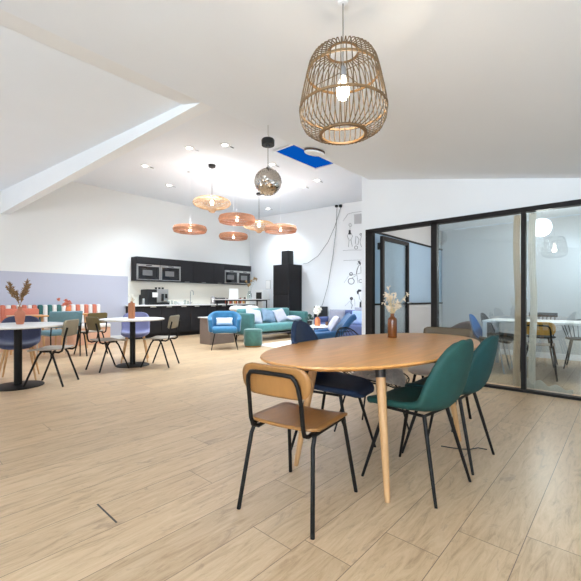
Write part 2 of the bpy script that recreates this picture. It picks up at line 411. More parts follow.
# pale blue glazing in the side wall of the meeting room
w2 = struct(MB().box((6.9, 2.9, 2.105), (3.6, .03, .025)).box((6.9, 2.9, .975), (3.6, .03, .03)).build('window_2', M['frame'], smooth=False))
MB().box((6.9, 2.925, 1.54), (3.6, .02, 1.11)).build('pane', M['frost'], w2, smooth=False)
# skylight in the lounge ceiling
sk = struct(MB().box((5.28, 3.66, kz(3.66)-.005), (1.22, .03, .03)).box((5.28, 4.66, kz(4.66)-.005), (1.22, .03, .03)).box((4.68, 4.16, kz(4.16)-.005), (.03, 1.0, .03)).box((5.88, 4.16, kz(4.16)-.005), (.03, 1.0, .03)).build('window_3', M['white'], smooth=False))
MB().poly([(4.69, 3.67, kz(3.67)-.012), (5.87, 3.67, kz(3.67)-.012), (5.87, 4.65, kz(4.65)-.012), (4.69, 4.65, kz(4.65)-.012)], (0, 0, .008)).build('pane', M['skyblue'], sk, smooth=False)

# ================================================================== DINING TABLE
def dining_table(loc):
    t = thing('dining_table', 'long oval oak dining table on four splayed wooden legs in the foreground', 'table', loc)
    a, b, n = 1.04, .535, 72
    tp = MB(); pr = [(.93, .712), (.985, .724), (1, .736), (.997, .745), (.985, .747)]
    rings = []
    for k, z in pr:
        rg = []
        for i in range(n):
            th = 2*PI*i/n; cx, sy = math.cos(th), math.sin(th)
            e = 2/2.15
            rg.append(tp.bm.verts.new((a*k*math.copysign(abs(cx)**e, cx), (b-(1-k)*a)*math.copysign(abs(sy)**e, sy), z)))
        rings.append(rg)
    for A, B in zip(rings, rings[1:]):
        for i in range(n): tp.bm.faces.new((A[i], A[(i+1) % n], B[(i+1) % n], B[i]))
    tp.bm.faces.new(rings[0][::-1]); tp.bm.faces.new(rings[-1])
    tp.build('tabletop', M['oak'], t)
    for sx in (-1, 1):
        for sy in (-1, 1):
            f = Vector((sx*.565, sy*.318, 0)); u = Vector((sx*.475, sy*.225, .713))
            pt = lambda k: f+(u-f)*k
            lg = MB().tube([pt(0), pt(.03), pt(.5), pt(.88)], [.014, .0155, .022, .027], 16).build('leg', M['oakleg'], t)
            MB().tube([pt(.88), pt(1)], [.0285, .0295], 16).build('collar', M['darkcap'], lg)
    MB().box((0, 0, .70), (.8, .06, .02)).box((-.47, 0, .70), (.06, .44, .02)).box((.47, 0, .70), (.06, .44, .02)).build('underframe', M['blackm'], t, smooth=False)
    return t
TB = dining_table((2.335, 1.24, 0))

# ================================================================== CHAIRS
def plywood_chair(name, label, cat, bmat, smat, loc, deg, group=None, wood=True, panel=(.40, .17), scale=1):
    t = thing(name, label, cat, loc, face(deg), group)
    w = .19; r = .0105 if wood else .012
    # seat: thin curved plywood
    seat = MB(); P = rrect(.40, .41, .07)
    seat.poly([(x, y, 0) for x, y in P], (0, 0, .012))
    def bend(v):
        z = .438+v.z
        if v.y > .12: z -= (v.y-.12)**2*2.6
        if v.y < -.1: z += (-v.y-.1)**2*1.2
        return Vector((v.x, v.y+.01, z+.25*v.x*v.x))
    bmesh.ops.subdivide_edges(seat.bm, edges=[e for e in seat.bm.edges], cuts=0)
    s2 = MB()
    def sf(u, v):
        y = (v-.5)*.41; hw = .20
        ay = abs(y)
        if ay > .145: hw = .20-.06+math.sqrt(max(0, .06**2-(ay-.145)**2))
        return bend(Vector(((u-.5)*2*hw, y, 0)))
    seat.bm.free(); s2.grid(sf, 14, 18)
    s2.build('seat', smat, t, solid=.014, bevel=0, sub=0)
    # backrest
    bw, bh = panel; zb = .672 if wood else .70
    bk = MB()
    def bf(u, v):
        z = (v-.5)*bh; k = .068 if wood else .035
        hw = bw/2; az = abs(z); lim = bh/2-k
        if az > lim: hw = bw/2-k+math.sqrt(max(0, k*k-(az-lim)**2))
        x = (u-.5)*2*hw
        return Vector((x, -.225-.18*z+.5*x*x-.01, zb+z))
    bk.grid(bf, 16, 14); bk.build('backrest', bmat, t, solid=.013)
    fm = M['blackm']
    # legs
    if wood: spec = ((.165, .215, .245), (-.165, .215, -.235))
    else: spec = ((.05, .20, .225), (-.08, .20, -.225))
    for sx in (-1, 1):
        for ty, fx, fy in spec:
            q = MB(); top = Vector((sx*w*.93, ty, .425)); ft = Vector((sx*fx, fy, 0))
            q.tube([ft, ft*.9+top*.1, ft*.12+top*.88, top+Vector((0, -.02*(1 if ty > 0 else -1), .002))], r, 10).build('leg', fm, t)
    # seat frame rails
    for sx in (-1, 1):
        MB().tube([(sx*w*.93, spec[0][0], .424), (sx*w*.93, spec[1][0], .424)], r*.95, 10).build('seat_rail', fm, t)
    MB().tube([(-w*.93, spec[0][0]-.02, .422), (w*.93, spec[0][0]-.02, .422)], r*.8, 8).build('crossbar', fm, t)
    # back frame: one bent tube rising from the seat, crossing behind the panel
    bx = .148 if wood else .17
    zt = .708 if wood else zb+bh*.15
    L_ = [(-bx*1.0, -.09, .418), (-bx, -.16, .412), (-bx*1.02, -.20, .43), (-bx*1.03, -.214, .47), (-bx*1.02, -.228, .58), (-bx*.98, -.246, .66), (-bx*.92, -.254, zt-.02), (-bx*.8, -.258, zt), (-bx*.55, -.264, zt+.004)]
    if wood:
        R_ = [(-x, y, z) for x, y, z in L_[::-1]]
        pts = L_+[(0, -.268, zt+.005)]+R_
        MB().tube(pts, r, 10).build('back_frame', fm, t)
    else:
        for sx in (-1, 1):
            MB().tube([(-sx*x, y, min(z, zb+bh*.4)) for x, y, z in L_[:7]], r, 10).build('back_post', fm, t)
    return t
wc = plywood_chair('wooden_chair', 'honey plywood chair with black tube frame at the near left end of the oval table', 'chair', M['ply'], M['ply'], (1.475, 1.275, 0), 9, panel=(.395, .152))
ob = plywood_chair('olive_chair', 'olive brown chair with grey seat at the far right end of the oval table', 'chair', M['olive'], M['greyseat'], (3.27, 1.22, 0), 180, wood=False, panel=(.44, .19))

def shell_fn(kh=1, kw=1, wide=False):
    st = [(.250, .418, .085, .000), (.246, .432, .135, .004), (.222, .447, .178, .010), (.16, .455, .212, .018), (.06, .452, .228, .030), (-.04, .448, .232, .042),
          (-.12, .452, .233, .055), (-.18, .475, .232, .066), (-.215, .525, .230, .070), (-.236, .59, .226, .064), (-.252, .66, .210, .052),
          (-.266, .73, .180, .038), (-.277, .785, .132, .024), (-.283, .815, .082, .014), (-.285, .828, .035, .008)]
    if wide: st = st[:9]+[(-.236, .59, .235, .075), (-.252, .66, .235, .07), (-.266, .73, .222, .06), (-.277, .785, .190, .04), (-.283, .812, .140, .025), (-.285, .825, .08, .01)]
    st = [(y, z if z < .48 else .48+(z-.48)*kh, w if z < .48 else w*(1-(1-kw)*min(1, (z-.48)/.1)), c) for y, z, w, c in st]
    n = len(st)
    def f(u, v):
        q = v*(n-1); i = min(int(q), n-2); k = q-i
        a, b = st[i], st[i+1]
        y, z, w, c = [a[j]*(1-k)+b[j]*k for j in range(4)]
        p, o = st[max(i-1, 0)], st[min(i+2, n-1)]
        ty, tz = o[0]-p[0], o[1]-p[1]; l = math.hypot(ty, tz); ny, nz_ = tz/l, -ty/l
        x = (u-.5)*2
        return Vector((x*w, y+ny*c*x*x, z+nz_*c*x*x))
    return f
def shell_chair(name, label, fabric, legm, loc, deg, group=None, wood=False, cat='chair', kh=1, kw=1):
    t = thing(name, label, cat, loc, face(deg), group)
    MB().grid(shell_fn(kh, kw, wood), 10, 28).build('shell', fabric, t, solid=.040, sub=1, offset=0)
    for sx in (-1, 1):
        for sy in (-1, 1):
            top = Vector((sx*.13, sy*.12+.0, .432)); ft = Vector((sx*.205, .235 if sy > 0 else -.225, 0))
            if wood: MB().tube([ft, ft*.5+top*.5, top], [.010, .0135, .016], 12).build('leg', legm, t)
            else: MB().tube([ft, ft*.5+top*.5, top], [.008, .0105, .0115], 10).build('leg', legm, t)
    MB().tube([(-.13, .12, .425), (.13, .12, .425), (.13, -.12, .425), (-.13, -.12, .425)], .009, 8, closed=True).build('underframe', M['blackm'], t)
    return t
g1 = shell_chair('velvet_chair', 'green velvet shell chair at the front right of the oval table, nearest the camera', M['green'], M['blackm'], (2.11, .915, 0), 84, kh=1.04, kw=1.05)
g2 = shell_chair('velvet_chair', 'dark teal velvet shell chair just behind the green one, beside the glass partition', M['teal'], M['blackm'], (2.60, .90, 0), 88)
nv = shell_chair('velvet_chair', 'navy velvet shell chair at the far left of the oval table', M['navy'], M['blackm'], (2.13, 1.53, 0), -81, kh=1.2, kw=.9)
# wire chair with fur
t = thing('wire_chair', 'black wire shell chair on the far side of the oval table under a fur pad', 'chair', (2.62, 1.50, 0), face(-92))
base = shell_fn()
def wf(u, v):
    p = base(u, v); p.z -= .012
    return p
w_ = MB()
for i in range(9): w_.tube([wf(i/8, j/24) for j in range(25)], .003, 5)
for j in range(0, 25, 3): w_.tube([wf(i/10, j/24) for i in range(11)], .003, 5)
w_.build('wire_shell', M['blackm'], t)
rim = [wf(0, j/24) for j in range(25)]+[wf(i/10, 1) for i in range(1, 11)]+[wf(1, 1-j/24) for j in range(1, 25)]+[wf(1-i/10, 0) for i in range(1, 10)]
MB().tube(rim, .005, 6, closed=True).build('rim', M['blackm'], t)
for sx in (-1, 1):
    for sy in (-1, 1): MB().tube([(sx*.2, sy*.22, 0), (sx*.13, sy*.12, .425)], .007, 8).build('leg', M['blackm'], t)
MB().tube([(-.13, .12, .425), (.13, .12, .425), (.13, -.12, .425), (-.13, -.12, .425)], .007, 8, closed=True).build('underframe', M['blackm'], t)
f_ = MB()
def furf(u, v):
    a = 2*PI*u; rr = v
    k = 1+.06*math.sin(5*a)+.04*math.sin(9*a+1)
    x, y = .225*rr*k*math.cos(a), .205*rr*k*math.sin(a)
    return Vector((x*1.06, y+.06, .452-max(0, y-.08)**2*2.2+.035*(1-rr**4)*(1+.2*math.sin(23*x*9)*math.sin(19*y*9))+.45*x*x+random.uniform(-.004, .004)))
f_.grid(furf, 60, 10)
for _ in range(900):
    a = random.uniform(0, 2*PI); q = math.sqrt(random.random()); p = furf(a/(2*PI), q)
    d = Vector((math.cos(a)*.5+random.uniform(-.5, .5), math.sin(a)*.5+random.uniform(-.5, .5), .45)).normalized()*random.uniform(.012, .03)
    s_ = d.cross(Vector((0, 0, 1))).normalized()*.0022
    vs = [f_.bm.verts.new(p-s_), f_.bm.verts.new(p+s_), f_.bm.verts.new(p+d)]; f_.bm.faces.new(vs)
bmesh.ops.remove_doubles(f_.bm, verts=f_.bm.verts, dist=.0005)
fu = f_.build('fur_pad', M['fur'], smooth=True, loc=(2.62, 1.50, 0), rz=face(-92)); tag(fu, 'shaggy grey beige fur pad lying on the black wire chair', 'cushion')

# ================================================================== FLOWERS
def bunch(name, label, cat, loc, stems, stemmat, headmat, headfn, group=None):
    t = thing(name, label, cat, loc, 0, group)
    st = MB()
    for (x, y, z) in stems:
        st.tube(arc((random.uniform(-.006, .006), random.uniform(-.006, .006), 0), (x*.25, y*.25, z*.6), (x, y, z), 5), .0016, 5)
    st.build('stems', stemmat, t)
    for p in stems:
        hb = MB(); headfn(hb, Vector(p)); hb.build('flower_head', headmat, t)
    return t
def petals(n, R, L, el=1.0):
    def f(mb, p):
        for _ in range(n):
            d = Vector((random.gauss(0, 1), random.gauss(0, 1), random.gauss(0, 1))).normalized()
            q = p+Vector((d.x*R, d.y*R, d.z*R*el))*random.uniform(.3, 1)
            mb.blob(q, (L*.45, L*.45, L), rot=d.to_track_quat('Z', 'Y').to_matrix(), sub=1)
    return f
def plume(n, Lh, L):
    def f(mb, p):
        ax = Vector((p.x, p.y, p.z)).normalized()
        for k in range(n):
            h = random.uniform(-1, 1); q = p+ax*h*Lh
            d = (ax+Vector((random.gauss(0, .7), random.gauss(0, .7), random.gauss(0, .25)))).normalized()
            l = L*random.uniform(.6, 1.2)*(1-.5*abs(h))
            mb.blob(q+d*l*.7, (L*.12, L*.12, l), rot=d.to_track_quat('Z', 'Y').to_matrix(), sub=1)
    return f
# bottle on the dining table
bp = at_z(392, 345.5, .747); BX, BY = 2.77, 1.40
bl = MB().lathe([(0, 0), (.034, 0), (.037, .006), (.037, .142), (.034, .155), (.020, .166), (.0155, .172), (.0155, .192), (.017, .195), (.011, .195), (.011, .15), (0, .15)]).build('bottle_vase', M['brownbottle'], loc=(BX, BY, .748))
tag(bl, 'brown glazed bottle vase standing on the oval oak table', 'vase')
sd = []
for _ in range(30):
    a = random.uniform(0, 2*PI); q = random.uniform(.005, .06); sd.append((q*math.cos(a), q*math.sin(a), random.uniform(.07, .20)))
sd += [(.09, -.085, .20), (-.03, .02, .255), (.07, -.07, .16), (-.05, .05, .13)]
bunch('dried_flower_bunch', 'cream dried flower bunch in the brown bottle on the oval table', 'dried flowers', (BX, BY, .90), sd, M['straw'], M['cream'], petals(10, .016, .0085, 1.5))

# ================================================================== BAMBOO LAMP
lp = at_d(343, 134, 1.74); lz = lp.z
t = thing('bamboo_pendant_lamp', 'bamboo cage pendant lamp with glowing bulb hanging above the oval table', 'pendant lamp', (lp.x, lp.y, 0))
prof = [(r, 1.836+(z-1.812)*.83) for r, z in [(.108, 1.812), (.145, 1.822), (.180, 1.848), (.198, 1.89), (.203, 1.93), (.200, 1.982), (.193, 2.03), (.184, 2.08), (.175, 2.13), (.168, 2.165), (.158, 2.21), (.142, 2.245), (.115, 2.266), (.075, 2.272)]]
def interp(prof, n):
    out = []
    for i in range(n+1):
        q = i/n*(len(prof)-1); k = min(int(q), len(prof)-2); f = q-k
        out.append((prof[k][0]*(1-f)+prof[k+1][0]*f, prof[k][1]*(1-f)+prof[k+1][1]*f))
    return out
rb = MB()
for i in range(46):
    a = 2*PI*i/46; rb.tube([(r*math.cos(a), r*math.sin(a), z) for r, z in interp(prof, 26)], .0026, 5)
rb.build('cage', M['bamboo'], t)
def hoop(r, z, wdt, hgt, name='hoop'):
    MB().lathe([(r, z-hgt/2), (r+wdt, z-hgt/2), (r+wdt, z+hgt/2), (r, z+hgt/2), (r, z-hgt/2)], seg=56).build(name, M['bamboob'], t)
LZ = lambda z: 1.836+(z-1.812)*.83
hoop(.1655, LZ(2.165)-.008, .005, .011); hoop(.2015, LZ(1.95), .005, .011); hoop(.098, LZ(1.81), .014, .010); hoop(.066, LZ(2.272), .01, .005)
MB().tube([(0, 0, 2.155), (0, 0, nz(lp.y)-.005)], .003, 8).build('cord', M['cord'], t)
MB().lathe([(0, 2.155), (.008, 2.155), (.014, 2.145), (.014, 2.115), (.012, 2.105), (0, 2.105)], seg=20).build('socket', M['grey'], t)
MB().lathe([(0, 2.11), (.012, 2.105), (.015, 2.09), (.025, 2.07), (.031, 2.045), (.029, 2.02), (.018, 2.0), (0, 1.994)], seg=24).build('bulb', M['bulb'], t)
sp = MB()
for i in range(4): sp.tube([(.018*math.cos(i*PI/2), .018*math.sin(i*PI/2), 2.13), (.165*math.cos(i*PI/2), .165*math.sin(i*PI/2), 2.128)], .002, 5)
sp.build('spokes', M['bamboo'], t)
MB().lathe([(0, nz(lp.y)-.008), (.02, nz(lp.y)-.008), (.024, nz(lp.y)+.004), (0, nz(lp.y)+.004)], seg=24).build('ceiling_rose', M['white'], t)
LAMP = (lp.x, lp.y)

# ================================================================== MIRROR BALL
dp = at_d(268, 182, 3.72); zc = nz(dp.y)
t = thing('mirror_ball', 'mirror ball hanging from a black motor at the edge of the sloping ceiling', 'disco ball', (dp.x, dp.y, 0))
R = .136; b = MB()
for i in range(24):
    t0, t1 = PI*i/24-PI/2, PI*(i+1)/24-PI/2; tm = (t0+t1)/2
    n = max(6, int(44*math.cos(tm)))
    for k in range(n):
        p0, p1 = 2*PI*k/n, 2*PI*(k+1)/n
        P3 = lambda th, ph: Vector((R*math.cos(th)*math.cos(ph), R*math.cos(th)*math.sin(ph), R*math.sin(th)+dp.z))
        j = Vector((random.gauss(0, .0012), random.gauss(0, .0012), random.gauss(0, .0012)))
        vs = [P3(t0, p0)+j, P3(t0, p1)-j, P3(t1, p1)+j, P3(t1, p0)-j]
        b.bm.faces.new([b.bm.verts.new(v) for v in vs])
b.build('ball', M['mirror'], t, smooth=False)
MB().lathe([(0, dp.z-R*.98), (R*.97*.5, dp.z-R*.84), (R*.97, dp.z), (R*.97*.5, dp.z+R*.84), (0, dp.z+R*.98)], seg=24).build('core', M['black'], t)
mz = at_d(268, 143.5, 3.72).z
MB().lathe([(0, mz-.035), (.02, mz-.035), (.025, mz-.02), (.064, mz-.02), (.066, mz+.03), (.06, mz+.042), (0, mz+.042)], seg=24).build('motor', M['black'], t)
MB().tube([(0, 0, dp.z+R*.97), (0, 0, mz-.03)], .0035, 6).build('rod', M['cord'], t)
hk = MB().tube([(0, 0, mz+.04), (0, 0, mz+.055), (.012, 0, mz+.065), (.012, 0, mz+.08), (0, 0, mz+.09), (0, 0, zc)], .003, 6); hk.build('hook', M['steel'], t)
MB().lathe([(0, dp.z+R*.99), (.02, dp.z+R*.99), (.016, dp.z+R+.015), (0, dp.z+R+.018)], seg=16).build('cap', M['steel'], t)

# small round detector at the ceiling edge
t = thing('smoke_detector', 'small round white smoke detector on the sloping ceiling beside the blue skylight', 'smoke detector', (3.44, 2.74, nz(2.74)))
MB().lathe([(0, -.03), (.085, -.03), (.112, -.022), (.118, -.012), (.118, -.008)], seg=32).map(lambda v: Vector((v.x, v.y, v.z-.02+.21*v.y))).build('cover', M['white'], t)
MB().lathe([(.09, -.008), (.125, -.006), (.125, .004), (.09, .004)], seg=32).map(lambda v: Vector((v.x, v.y, v.z-.012+.21*v.y))).build('base_ring', M['brownl'], t)

# ================================================================== RATTAN PENDANTS
def ufo_lamp(label, px, py, d, R, Hh, dark=True):
    p = at_d(px, py, d); zt = kz(p.y)
    t = thing('rattan_pendant_lamp', label, 'pendant lamp', (p.x, p.y, 0), 0, None)
    prof = [(.05, -Hh*.62), (.075, -Hh*.50), (R*.30, -Hh*.41)]+[(R*math.cos(q), Hh*.40*math.sin(q)) for q in [math.radians(x) for x in (-62, -42, -22, 0, 22, 42, 62, 80)]]
    wv = MB(); pr = interp(prof, 22)
    for i in range(64):
        a = 2*PI*i/64; tw = .22 if i % 2 else -.22
        wv.tube([(r*math.cos(a+tw*k/8), r*math.sin(a+tw*k/8), p.z+z) for k, (r, z) in enumerate(pr)], .0042, 4)
    for r, z in prof: wv.tube([(r*math.cos(2*PI*k/32), r*math.sin(2*PI*k/32), p.z+z) for k in range(32)], .005, 4, closed=True)
    wv.build('shade', M['rattan'], t)
    MB().lathe([(0, p.z-.05), (.03, p.z-.04), (.04, p.z), (.03, p.z+.04), (.015, p.z+.06), (0, p.z+.06)], seg=16).build('bulb', M['bulb'], t)
    MB().tube([(0, 0, p.z+.06), (0, 0, zt-.02)], .005, 6).build('cord', M['blackm'] if dark else M['cord'], t)
    MB().lathe([(0, zt-.05), (.07, zt-.05), (.075, zt), (0, zt)], seg=20).build('ceiling_rose', M['black'] if dark else M['white'], t)
    return p
def disc_lamp(label, px, py, d, R, Hh):
    p = at_d(px, py, d); zt = kz(p.y)
    t = thing('copper_disc_lamp', label, 'pendant lamp', (p.x, p.y, 0))
    sh = MB()
    for i in range(72):
        a = 2*PI*i/72; tw = .18
        for sgn in (-1, 1):
            sh.tube([((R-.02*abs(k-.5)*2)*math.cos(a+sgn*tw*k), (R-.02*abs(k-.5)*2)*math.sin(a+sgn*tw*k), p.z+(k-.5)*Hh) for k in (0, .25, .5, .75, 1)], .008, 4)
    for z in (-.5, 0, .5):
        r = R-.02*abs(z)*2; sh.tube([(r*math.cos(2*PI*k/40), r*math.sin(2*PI*k/40), p.z+z*Hh) for k in range(40)], .009, 5, closed=True)
    sh.build('shade', M['coppershade'], t)
    tp = MB()
    for i in range(40):
        a = 2*PI*i/40; tp.tube([(.05*math.cos(a), .05*math.sin(a), p.z+Hh*.55), ((R-.02)*math.cos(a+.3), (R-.02)*math.sin(a+.3), p.z+Hh*.5)], .012, 4)
    tp.build('top_weave', M['coppershade'], t)
    MB().lathe([(0, p.z-.05), (.022, p.z-.045), (.03, p.z-.02), (.02, p.z+.02), (0, p.z+.04)], seg=16).build('bulb', M['bulb'], t)
    MB().tube([(0, 0, p.z+.04), (0, 0, zt-.02)], .0025, 6).build('cord', M['white'], t)
    MB().lathe([(0, zt-.03), (.05, zt-.03), (.055, zt), (0, zt)], seg=20).build('ceiling_rose', M['white'], t)
    return p
PL = []
PL.append(ufo_lamp('woven rattan saucer pendant on a black cord, highest and leftmost of the saucers', 212, 203, 7.5, .38, .30))
PL.append(ufo_lamp('woven rattan saucer pendant half hidden behind two copper discs below the mirror ball', 259, 225.5, 9.6, .40, .30))
PL.append(disc_lamp('copper woven disc pendant hanging furthest left, over the coffee machine', 190, 229.3, 8.0, .355, .10))
PL.append(disc_lamp('largest copper woven disc pendant, overlapping the rear rattan saucer', 237, 219.5, 8.8, .43, .13))
PL.append(disc_lamp('small copper woven disc pendant hanging lowest, under the largest disc', 233.5, 236.5, 9.4, .36, .10))
PL.append(disc_lamp('copper woven disc pendant hanging furthest right, in front of the far wall', 280.5, 229.3, 8.6, .375, .11))

# ceiling spotlights
SPOTS = []
spl = ['leftmost recessed ceiling spot over the table by the lavender wall', 'recessed ceiling spot above the leftmost copper disc', 'recessed ceiling spot left of the saucer lamp cord', 'recessed ceiling spot nearest the sloping ceiling edge, over the saucer lamp',
       'recessed ceiling spot beside the rod of the mirror ball', 'recessed ceiling spot low behind the mirror ball', 'left one of the two recessed spots right of the mirror ball', 'right one of the two recessed spots right of the mirror ball']
proto = None
for i, (x, y) in enumerate(((145, 165.5), (169, 185), (189.5, 147.5), (225, 144.5), (272, 164), (268, 208.5), (303, 186), (317, 180))):
    z = 3.8
    for _ in range(6): p = at_z(x, y, z); z = kz(p.y)
    if proto is None:
        proto = thing('ceiling_spotlight', spl[0], 'ceiling spotlight', (0, 0, 0), 0, 'recessed lounge ceiling spots')
        MB().lathe([(.05, .0), (.05, -.012), (.085, -.012), (.09, 0)], seg=24).build('ring', M['white'], proto)
        MB().lathe([(0, -.014), (.045, -.013), (.05, -.003), (0, -.003)], seg=24).build('lens', M['spot'], proto)
        MB().tube([(.1, -.02, -.012), (.17, -.03, -.02)], .008, 6).build('spring_clip', M['grey'], proto)
        o = proto
    else: o = copy_tree(proto)
    o['label'] = spl[i]; o.location = (p.x, p.y, kz(p.y)); SPOTS.append(p)

# ================================================================== LEFT TABLES
def round_table(label, loc, R):
    t = thing('bistro_table', label, 'table', loc)
    MB().lathe([(0, .722), (R-.02, .722), (R-.004, .728), (R, .738), (R-.004, .747), (R-.015, .75), (0, .75)], seg=56).build('tabletop', M['marble'], t)
    MB().lathe([(0, .018), (.042, .018), (.042, .715), (.12, .716), (.12, .722), (0, .722)], seg=28).build('column', M['blackm'], t)
    MB().lathe([(0, 0), (R*.52, 0), (R*.52, .008), (R*.5, .012), (.05, .02), (0, .02)], seg=48).build('foot_plate', M['blackm'], t)
    return t
t1 = (1.11, 5.49, 0); t2 = (2.69, 5.85, 0)
round_table('round white marble bistro table cut by the left edge of the photo', t1, .52)
round_table('round white marble bistro table in front of the kitchen wall cabinets', t2, .485)
K = dict(cat='chair', wood=False)
c1 = plywood_chair('school_chair', 'olive school chair at the right of the terracotta vase table', 'chair', M['oliveg'], M['greyseat'], (1.43, 5.33, 0), 138, 'olive school chairs at the bistro tables', False, (.38, .20))
c5 = plywood_chair('school_chair', 'dark olive school chair at the left side of the copper bottle table', 'chair', M['oliveb'], M['greyseat'], (2.29, 5.81, 0), 6, 'olive school chairs at the bistro tables', False, (.38, .20))
c6 = plywood_chair('school_chair', 'olive beige school chair at the right side of the copper bottle table', 'chair', M['oliveg'], M['greyseat'], (2.98, 5.50, 0), 127, 'olive school chairs at the bistro tables', False, (.38, .20))
dup(c5, (2.70, 7.64, 0), face(100), 'olive school chair turned to the wall bench, behind the dark olive one', 'olive school chairs at the bistro tables')
shell_chair('shell_chair', 'slate blue shell chair with wooden legs behind the terracotta vase table', M['slate'], M['oakleg'], (1.22, 5.98, 0), -108, wood=True)
shell_chair('shell_chair', 'lavender shell chair with wooden legs behind the copper bottle table', M['lav'], M['oakleg'], (2.93, 6.27, 0), -118, wood=True)
# vases there
MB_ = MB().lathe([(0, 0), (.034, 0), (.04, .012), (.052, .09), (.056, .125), (.050, .15), (.028, .17), (.022, .18), (.022, .212), (.025, .216), (.017, .216), (.017, .15), (0, .15)]).build('terracotta_vase', M['terr'], loc=(t1[0]+.02, t1[1]-.0, .751))
tag(MB_, 'terracotta vase on the left bistro table', 'vase')
bunch('dried_grass_bunch', 'brown dried pampas grass in the terracotta vase', 'dried flowers', (t1[0]+.02, t1[1], .95), [(-.075, .065, .24), (-.055, .04, .17), (.055, -.04, .27), (.045, -.035, .2), (-.02, .03, .13), (-.085, .05, .19), (.065, -.05, .22), (.02, -.02, .14)], M['pampas'], M['pampas'], plume(70, .075, .034))
v = MB().lathe([(0, 0), (.048, 0), (.05, .004), (.05, .235), (.046, .245), (.02, .25), (.018, .27), (.013, .27), (.013, .2), (0, .2)]).build('copper_bottle_vase', M['copper'], loc=(t2[0]-.03, t2[1]-.03, .751))
tag(v, 'tall copper brown bottle vase on the bistro table before the kitchen', 'vase')
bunch('dried_flower_bunch', 'white dried flowers in the copper bottle on the second bistro table', 'dried flowers', (t2[0]-.03, t2[1]-.03, .98), [(random.uniform(-.06, .06), random.uniform(-.06, .06), random.uniform(.07, .15)) for _ in range(9)], M['straw'], M['whitefl'], petals(9, .022, .014))

# banquette along the lavender wall
t = thing('banquette', 'long wall bench with coral and teal striped channel back under the lavender paint', 'bench', (0, 0, 0))
x0, x1 = -.6, 3.72
MB().box(((x0+x1)/2, 9.58, .19), (x1-x0, .62, .38), bev=.01).build('base', M['peach'], t)
MB().box(((x0+x1)/2, 9.56, .425), (x1-x0, .64, .09), bev=.03).build('seat_cushion', M['wfab'], t)
edges = [(-.6, 2.34, 'coral'), (2.36, 2.92, 'tealfab'), (2.94, 3.7, 'coral')]
for a, b, cm in edges:
    n = max(2, round((b-a)/.094)); w = (b-a)/n; pb = MB()
    for i in range(n):
        cx = a+(i+.5)*w
        pb.box((cx, 9.86, .70), (w*.98, .12, .46), bev=.035, mi=i % 2)
    pb.build('back_panel', [M[cm], M['wfab']], t)
oc = MB().box((0, 0, .19), (.62, .13, .38), bev=.04).map(lambda v: Vector((v.x, v.y-.1*v.z, v.z))).build('orange_cushion', M['coral'], loc=(2.02, 9.70, .475)); tag(oc, 'plain coral orange back cushion leaning on the striped bench', 'cushion')
# small wooden tables
def cafe_table(label, loc, w, d, rz=0):
    t = thing('wooden_cafe_table', label, 'table', loc, rz)
    MB().box((0, 0, .735), (w, d, .03), bev=.008).build('tabletop', M['oak'], t)
    for sx in (-1, 1):
        for sy in (-1, 1):
            MB().tube([(sx*(w/2-.06), sy*(d/2-.06), 0), (sx*(w/2-.09), sy*(d/2-.09), .72)], [.016, .024], 12).build('leg', M['oakleg'], t)
    return t
cafe_table('pale wooden cafe table by the bench behind the slate blue chair', (1.86, 8.45, 0), .56, .55)
cafe_table('pale wooden cafe table by the bench behind the steel blue armchair', (2.72, 8.82, 0), .6, .55)
pv = MB().lathe([(0, 0), (.045, 0), (.055, .03), (.05, .12), (.035, .15), (.03, .14), (0, .12)]).build('orange_vase', M['orange'], loc=(2.66, 8.80, .751)); tag(pv, 'small orange vase on the wall bench table behind the steel blue armchair', 'vase')
bunch('dried_flower_bunch', 'salmon flowers in the small orange vase by the wall bench', 'dried flowers', (2.66, 8.80, .88), [(random.uniform(-.1, .1), random.uniform(-.06, .06), random.uniform(.05, .15)) for _ in range(8)]+[(-.17, .05, .16)], M['straw'], M['pinkfl'], petals(14, .035, .022))
# steel blue armchair on chrome legs
t = thing('low_armchair', 'steel blue upholstered chair on chrome legs by the wooden cafe table', 'armchair', (2.18, 7.74, 0), face(100))
MB().box((0, .02, .445), (.54, .50, .08), bev=.03).build('seat', M['steelblue'], t)
MB().grid(lambda u, v: Vector(((u-.5)*.56, -.27-.07*v+.25*(u-.5)**2, .55+.29*v)), 12, 6).build('backrest', M['steelblue'], t, solid=.05, bevel=.015)
for sx in (-1, 1):
    MB().tube([(sx*.25, .25, 0), (sx*.25, .23, .40), (sx*.25, -.2, .405)], .011, 8).build('front_leg', M['chrome'], t)
    MB().tube([(sx*.25, -.26, 0), (sx*.255, -.255, .4), (sx*.255, -.285, .62)], .011, 8).build('rear_leg', M['blackm'], t)

# ================================================================== KITCHEN
YF, YB = 9.40, 10.0
base_x = [4.40, 4.66, 5.13, 5.60, 6.05, 6.64, 7.05, 7.47, 8.1, 8.78]
bl_ = ['narrow anthracite base cabinet at the left end of the kitchen counter', 'anthracite base cabinet left below the coffee machine', 'anthracite base cabinet right below the coffee machine', 'anthracite base cabinet left of the sink', 'anthracite base cabinet below the tap', 'anthracite base cabinet right of the tap', 'anthracite base cabinet below the kettle', 'anthracite base cabinet behind the bar table', 'anthracite base cabinet in the far right kitchen corner']
for i in range(9):
    a, b = base_x[i], base_x[i+1]
    t = thing('base_cabinet', bl_[i], 'kitchen cabinet', ((a+b)/2, 0, 0), 0, 'base cabinets of the kitchen')
    w = b-a
    MB().box((0, 9.72, .49), (w-.006, .54, .76)).box((0, 9.75, .055), (w-.006, .46, .11)).build('body', M['blackc'], t, smooth=False)
    d = MB().box((0, 9.435, .485), (w-.010, .02, .74), bev=.003).build('door', M['blackc'], t)
    if i: MB().box((.0 if w < .5 else -.08, 9.418, .845), (.16, .012, .02), bev=.003).build('handle', M['worktop'], d)
